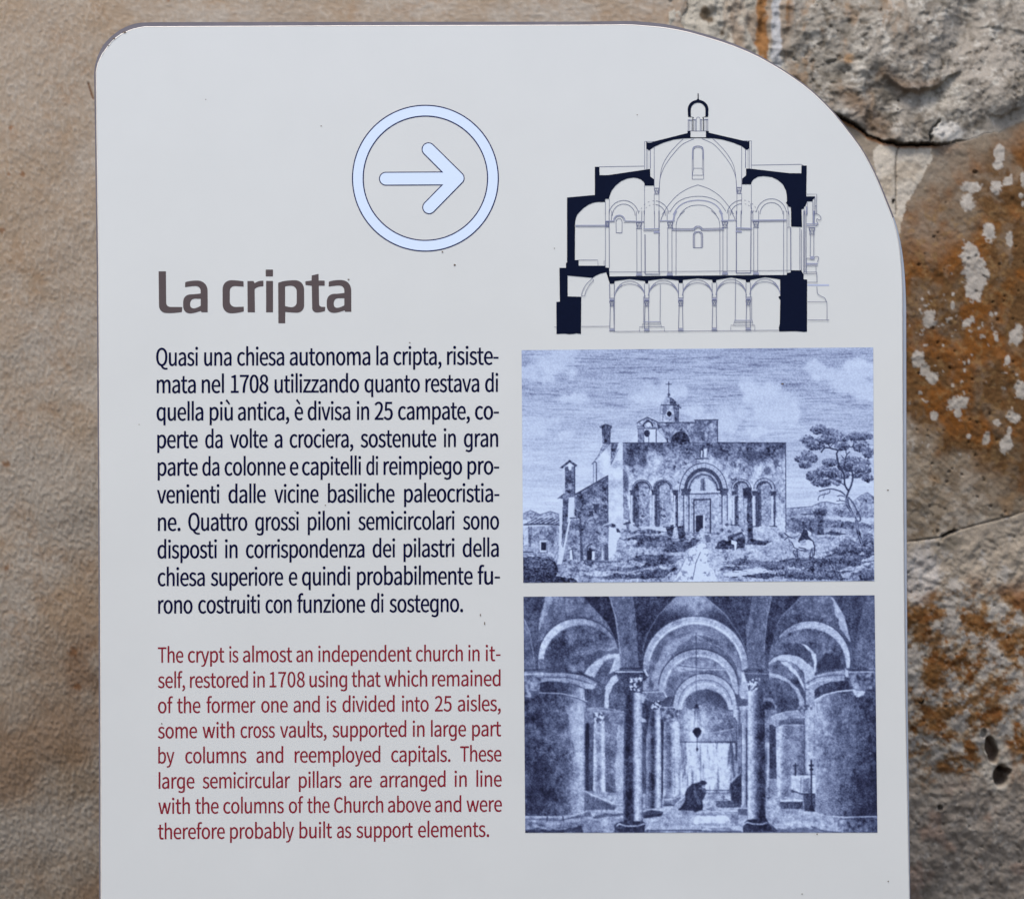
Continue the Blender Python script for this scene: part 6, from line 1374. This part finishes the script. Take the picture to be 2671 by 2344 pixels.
    p.fill(h((1190, 915), (1328, 915), (1328, 1110), (1200, 1100)), tx(.22, .12)); p.line(h((1105, 590), (1105, 715)), 4.4, .08); p.line(h((1080, 606), (1130, 604)), 3.2, .1); p.line(h((1276, 550), (1278, 940), (1282, 1100)), 4.6, .05); p.oval(*h((1278, 650))[0], 5.5, 3.5, .06); p.oval(*h((1276, 605))[0], 7, 3.0, .07); p.fill(h((1260, 1040), (1300, 1040), (1310, 1105), (1240, 1105)), .06)
    p.fill(h((930, 985), (1190, 985), (1190, 1080), (945, 1080)), tx(.26, .1)); p.fill(h((930, 985), (1090, 970), (1190, 985), (1185, 997), (940, 998)), .88); p.fill(h((780, 950), (850, 945), (800, 975)), .22, .9, 3); p.fill(h((870, 960), (900, 950), (950, 1060), (930, 1070)), .5, .7)
    # layered mouldings of the receding vaults, soft daylight from the far window, worn stone
    for (cx, cy, rx, ry, t, wd) in ((1814, 1739, 130, 125, .5, 1.4), (1814, 1741, 116, 111, .30, 2.2), (1822, 1790, 96, 92, .46, 1.4), (1822, 1793, 82, 78, .34, 2.0), (1839, 1838, 77, 76, .5, 1.4), (1839, 1842, 66, 66, .36, 1.8),
                                    (1818, 1772, 112, 100, .6, 3.0), (1812, 1745, 106, 96, .34, 2.0), (1830, 1815, 80, 70, .34, 1.8)):
        p.ring(cx, cy, rx, ry, wd, 196, 344, t, .55)
    p.T += .20 * np.exp(-(((X - 1814) / 40) ** 2 + ((Y - 1900) / 60) ** 2)) * (Y < 1940)
    # ---- kneeling monk
    p.fill(g((1780, 1112), (1830, 1060), (1865, 1000), (1858, 940), (1880, 880), (1930, 825), (2000, 805)) + h((0, 800), (60, 785), (90, 768), (130, 775), (147, 795), (125, 815), (122, 850), (135, 905), (112, 960), (90, 985), (100, 1040), (95, 1090), (20, 1110), (0, 1112)) + g((1960, 1122)), tx(.09, .06, .14), 1, 1)
    p.line(g((1960, 850), (1990, 960), (2030, 1040)), 3.4, .34, .8); p.line(h((0, 880), (30, 980), (60, 1040)), 3.0, .32, .8); p.line(g((1900, 960), (1940, 1040), (1990, 1080)), 2.6, .28, .7); p.oval(*h((105, 835))[0], 5.5, 4.5, .62, .8); p.line(h((60, 850), (110, 870), (130, 900)), 3, .42, .8); p.line(h((40, 800), (90, 820)), 2.4, .3, .7)
    # ---- hanging lamp
    p.line([(1815.5, 1650), (1816.5, 1842)], 2.0, .16); p.fill([(1812, 1842), (1817, 1832), (1823, 1842), (1825, 1847), (1810, 1847)], .06)
    for x0, x1 in ((1813, 1809), (1816, 1812), (1818.5, 1818.5), (1820, 1824), (1822.5, 1829)):
        p.line([(x0, 1846), (x1, 1898)], 1.4, .14)
    p.fill([(1808, 1902), (1814, 1896), (1823, 1896), (1831, 1904), (1828, 1914), (1820, 1924), (1818, 1924), (1810, 1914), (1806, 1908)], .05); p.line([(1818.5, 1922), (1818.5, 1948)], 1.8, .12); p.oval(1818.5, 1953, 3, 5, .07)
    # ---- big front columns
    p.fill(e((1090, 890), (1390, 890), (1440, 880), (1460, 950), (1410, 1000), (1370, 1000), (1350, 1130), (1180, 1130), (1175, 1010), (1115, 980)), tx(.16, .1)); p.line(e((1090, 900), (1390, 900)), 2.6, .85); p.fill(e((1395, 880), (1420, 870), (1460, 945), (1440, 955)), .80, .9); p.fill(e((1250, 960), (1400, 930), (1380, 1010), (1360, 1120), (1240, 1100)), lambda x, y: np.clip(.15 + ss(.48, .58, fbm(x, y, 4.2, 3, 151)) * .75, .1, .92)); p.line(e((1145, 862), (1390, 860)), 4, .1)
    p.fill(e((1180, 1130), (1360, 1130), (1385, 1170), (1385, 1405)) + g((1385, 0), (1390, 1240), (1170, 1240), (1182, 0)) + e((1180, 1405)), sh([1626, 1634, 1643, 1650, 1656, 1663, 1672, 1677], [.34, .10, .08, .16, .60, .82, .55, .22], .14))
    p.line(g((1300, 310), (1385, 300)), 1.6, .3, .7); p.fill(e((1370, 1140), (1420, 1180), (1400, 1250), (1380, 1240)), .8, .9, 2); p.fill(g((1370, 80), (1430, 110), (1430, 140), (1380, 140)), .76, .9, 2)
    p.fill(g((1072, 1285), (1110, 1250), (1170, 1235), (1390, 1235), (1420, 1260), (1405, 1362), (1075, 1362)), tx(.12, .06)); p.line(g((1100, 1290), (1130, 1265), (1200, 1290), (1330, 1290), (1410, 1265)), 3.0, .78); p.line(g((1420, 1330), (1470, 1290)), 2.6, .85)
    p.fill(f((525, 870), (580, 840), (815, 840), (815, 940), (770, 970), (750, 1110), (600, 1110), (580, 1000), (560, 950)), tx(.17, .1)); p.line(f((545, 895), (815, 905)), 2.2, .5); p.fill(f((510, 900), (550, 870), (570, 990), (530, 990)), .80, .9, 3); p.fill(f((570, 960), (720, 950), (690, 1090), (610, 1100)), lambda x, y: np.clip(.15 + ss(.46, .58, fbm(x, y, 4.2, 3, 152)) * .72, .1, .9))
    p.fill(f((590, 1090), (755, 1090), (755, 1377)) + h((765, 0), (782, 1200), (580, 1200), (582, 0)) + f((585, 1377)), sh([1949, 1953, 1960, 1968, 1976, 1984, 1997], [.45, .84, .70, .48, .24, .10, .16], .16))
    p.fill(h((520, 1265), (560, 1215), (600, 1190), (790, 1185), (820, 1240), (880, 1280), (920, 1330), (525, 1333)), tx(.13, .07)); p.line(h((530, 1255), (580, 1222), (640, 1240), (740, 1245), (800, 1225)), 3.0, .74); p.line(h((525, 1262), (528, 1330)), 2.6, .7); p.fill(h((790, 1190), (960, 1220), (1000, 1260), (880, 1260)), lambda x, y: np.clip(.5 + (fbm(x, y, 6, 3, 153) - .5) * .9, .1, .95), .9, 3)
    # ---- great round pillars at both sides
    p.fill(e((60, 1180), (245, 1130), (500, 1140), (690, 1180), (750, 1215), (750, 1405)) + g((750, 0), (750, 1130), (640, 1165), (300, 1178), (60, 1180)), sh([1366, 1400, 1450, 1480, 1500, 1514, 1521, 1526], [.20, .19, .24, .34, .58, .70, .66, .5], .24, .34))
    p.fill(g((90, 650), (360, 560), (420, 900), (200, 1160), (90, 1160)), .05, .45, 14, 40); p.fill(e((540, 1250), (740, 1230)) + g((745, 60), (720, 420), (620, 440), (560, 100)), .74, .45, 12, 40); p.line(g((748, 0), (748, 1130)), 2.2, .3)
    p.fill(e((250, 1010), (500, 1010), (740, 1090), (745, 1210), (600, 1160), (250, 1125)), sh([1408, 1470, 1500, 1526], [.10, .18, .42, .78], .12)); p.line(e((245, 1135), (480, 1140), (660, 1180), (770, 1230)), 3.4, .74); p.line(e((245, 1142), (480, 1148), (660, 1190), (765, 1240)), 1.8, .15)
    p.fill(e((300, 905), (520, 905), (720, 935), (840, 985), (884, 1025), (870, 1075), (830, 1095), (760, 1085), (640, 1035), (480, 1010), (300, 1005)), tx(.56, .18)); p.line(e((300, 955), (560, 960), (740, 1005), (870, 1060)), 2, .22); p.line(e((320, 985), (560, 985), (700, 1020)), 2, .76); p.line(e((300, 905), (520, 905), (720, 935), (860, 1000)), 2, .16); p.fill(e((740, 1040), (870, 1030), (850, 1085), (760, 1090)), .84, .8, 3)
    p.fill(e((60, 900), (300, 890), (300, 1010), (250, 1020), (245, 1130), (180, 1195), (60, 1170)), lambda x, y: np.clip(.42 + (fbm(x, y, 9, 3, 154, .6) - .5) * .9, .08, .92)); p.line(e((60, 930), (290, 920)), 3.2, .76); p.line(e((60, 880), (290, 870)), 3, .14); p.fill(e((120, 1110), (240, 1110), (180, 1200)), .2, .7, 3)
    p.fill(g((60, 1180), (300, 1180), (640, 1165), (760, 1125), (805, 1130), (830, 1180), (800, 1240), (700, 1290), (400, 1330), (60, 1340)), lambda x, y: np.clip(.50 + (fbm(x / 2, y, 8, 3, 155) - .5) * .7 - ss(2140, 2160, y) * .1, .1, .9)); p.line(g((80, 1185), (320, 1190), (500, 1190), (640, 1170), (770, 1125)), 2.6, .80); p.line(g((80, 1215), (480, 1225), (700, 1180)), 2.4, .22); p.fill(g((80, 1335), (480, 1330), (720, 1290), (720, 1365), (80, 1370)), .12, .95, 3)
    for (x, y0, y1) in ((330, 1190, 1230), (505, 1185, 1230)):
        p.line(g((x, y0), (x, y1)), 3, .12)
    p.fill(f((1310, 1180), (1420, 1120), (1720, 1075), (1990, 1060), (1990, 1377)) + h((1990, 0), (1998, 1165), (1620, 1165), (1400, 1145), (1325, 1120), (1320, 0)) + f((1315, 1377)), sh([2126, 2134, 2150, 2180, 2215, 2250, 2290], [.62, .58, .46, .36, .26, .18, .14], .22, .34))
    p.fill(h((1330, 900), (1500, 600), (1560, 1140), (1340, 1120)), .48, .5, 12, 40); p.fill(h((1620, 300), (1760, 250), (1740, 640), (1640, 640)), .42, .4, 12, 40); p.fill(h((1700, 760), (1990, 600), (1998, 1160), (1720, 1160)), .08, .45, 14, 40); p.fill(h((1540, 150), (1610, 110), (1610, 280), (1540, 250)), .14, .7, 6); p.line(h((1322, 0), (1326, 1110)), 2, .66, .7)
    p.fill(f((1310, 1050), (1420, 1000), (1560, 970), (1720, 975), (1720, 1075), (1500, 1100), (1320, 1170)), tx(.13, .08)); p.line(f((1305, 1195), (1420, 1130), (1560, 1095), (1720, 1080)), 3.2, .82)
    p.fill(f((1210, 1000), (1310, 930), (1450, 895), (1640, 870), (1640, 975), (1480, 990), (1360, 1040), (1300, 1090), (1215, 1060)), tx(.54, .2)); p.line(f((1215, 1010), (1330, 945), (1480, 920), (1640, 915)), 2, .2); p.line(f((1230, 1040), (1340, 985), (1500, 955)), 2.2, .78); p.line(f((1210, 995), (1310, 928), (1450, 893), (1640, 868)), 2, .7)
    p.fill(f((1640, 840), (1990, 835), (1990, 1060), (1860, 1080), (1800, 1100), (1720, 1070), (1660, 960)), lambda x, y: np.clip(.34 + (fbm(x, y, 8, 3, 156, .6) - .5) * .8, .06, .9)); p.line(f((1640, 862), (1980, 870)), 3.2, .14); p.line(f((1690, 885), (1950, 880)), 3.4, .74); p.fill(f((1640, 850), (1680, 870), (1680, 950), (1650, 940)), .84, .9, 2); p.fill(f((1720, 1070), (1860, 1090), (1840, 1140), (1770, 1155), (1740, 1130)), .80, .9, 3); p.fill(f((1720, 1000), (1790, 1000), (1800, 1070), (1730, 1060)), .66, .7, 4)
    p.fill(h((1290, 1120), (1330, 1120), (1420, 1150), (1620, 1165), (1998, 1165), (2000, 1340), (1600, 1340), (1400, 1310), (1290, 1270), (1272, 1200)), lambda x, y: np.clip(.62 - ss(2170, 2240, x) * .36 + (fbm(x, y, 8, 3, 157) - .5) * .65, .06, .92)); p.line(h((1310, 1120), (1420, 1150), (1620, 1168), (1990, 1160)), 2.6, .80); p.line(h((1600, 1190), (1990, 1190)), 2.2, .2); p.line(h((1280, 1270), (1400, 1315), (1600, 1338)), 3, .14)
    p.fill(h((920, 1290), (1300, 1280), (1500, 1340), (900, 1340)), .3, .8, 6)
    p.T *= 1 + (fbm(X, Y, 7, 4, 161, .65) - .5) * .7
    p.T += (fbm(X / 1.0, Y / 5, 6, 3, 162) - .5) * .14
    p.T += (fbm(X, Y, 60, 3, 163) - .5) * .16
    p.T = .05 + p.T * .96
    p.soften(.5)
    p.soften(.4)
    lo = fbm(X, Y, 2.4, 2, 160) - .5
    p.T = p.T + lo * .26 * ss(.0, .2, p.T)
    p.T = np.clip(p.T, .015, .97)
    p.build("crypt_print", [(1365.3, 1555.5), (2281, 1551.8), (2288.5, 2170), (1370, 2170.3)], sign, "blue engraving of a vaulted crypt with a kneeling figure", L2)
crypt()

# ---- bow added to the board so light fades down its face, its top leaning back
def warp():
    import bmesh
    R = 10.0
    def bow(z):
        a = np.abs(z - ZC)
        c = np.minimum(a, .36)
        return c * c / (2 * R) + (a - c) * .36 / R
    for o in list(bpy.data.objects):
        root = o
        while root.parent:
            root = root.parent
        if root is not sign or o.type != 'MESH':
            continue
        me = o.data
        if o.name.split('.')[0] in ("face_sheet", "edge_trim", "backing_plate", "lit_rim", "masonry_cut", "section_drawing", "circle_symbol", "circle_outline"):
            bm = bmesh.new()
            bm.from_mesh(me)
            zs = [v.co.z for v in bm.verts]
            z = max(.82, min(zs)) + .006
            while z < max(zs):
                bmesh.ops.bisect_plane(bm, geom=bm.verts[:] + bm.edges[:] + bm.faces[:], dist=1e-7, plane_co=(0, 0, z), plane_no=(0, 0, 1))
                z += .012
            bm.to_mesh(me)
            bm.free()
        n = len(me.vertices)
        co = np.empty(n * 3, np.float32)
        me.vertices.foreach_get("co", co)
        co = co.reshape(-1, 3).astype(float)
        b = bow(co[:, 2])
        k = (D + b) / D
        co[:, 0] *= k
        co[:, 2] = np.maximum(ZC + (co[:, 2] - ZC) * k, 0)
        co[:, 1] += b
        me.vertices.foreach_set("co", co.astype(np.float32).ravel())
        me.update()
warp()
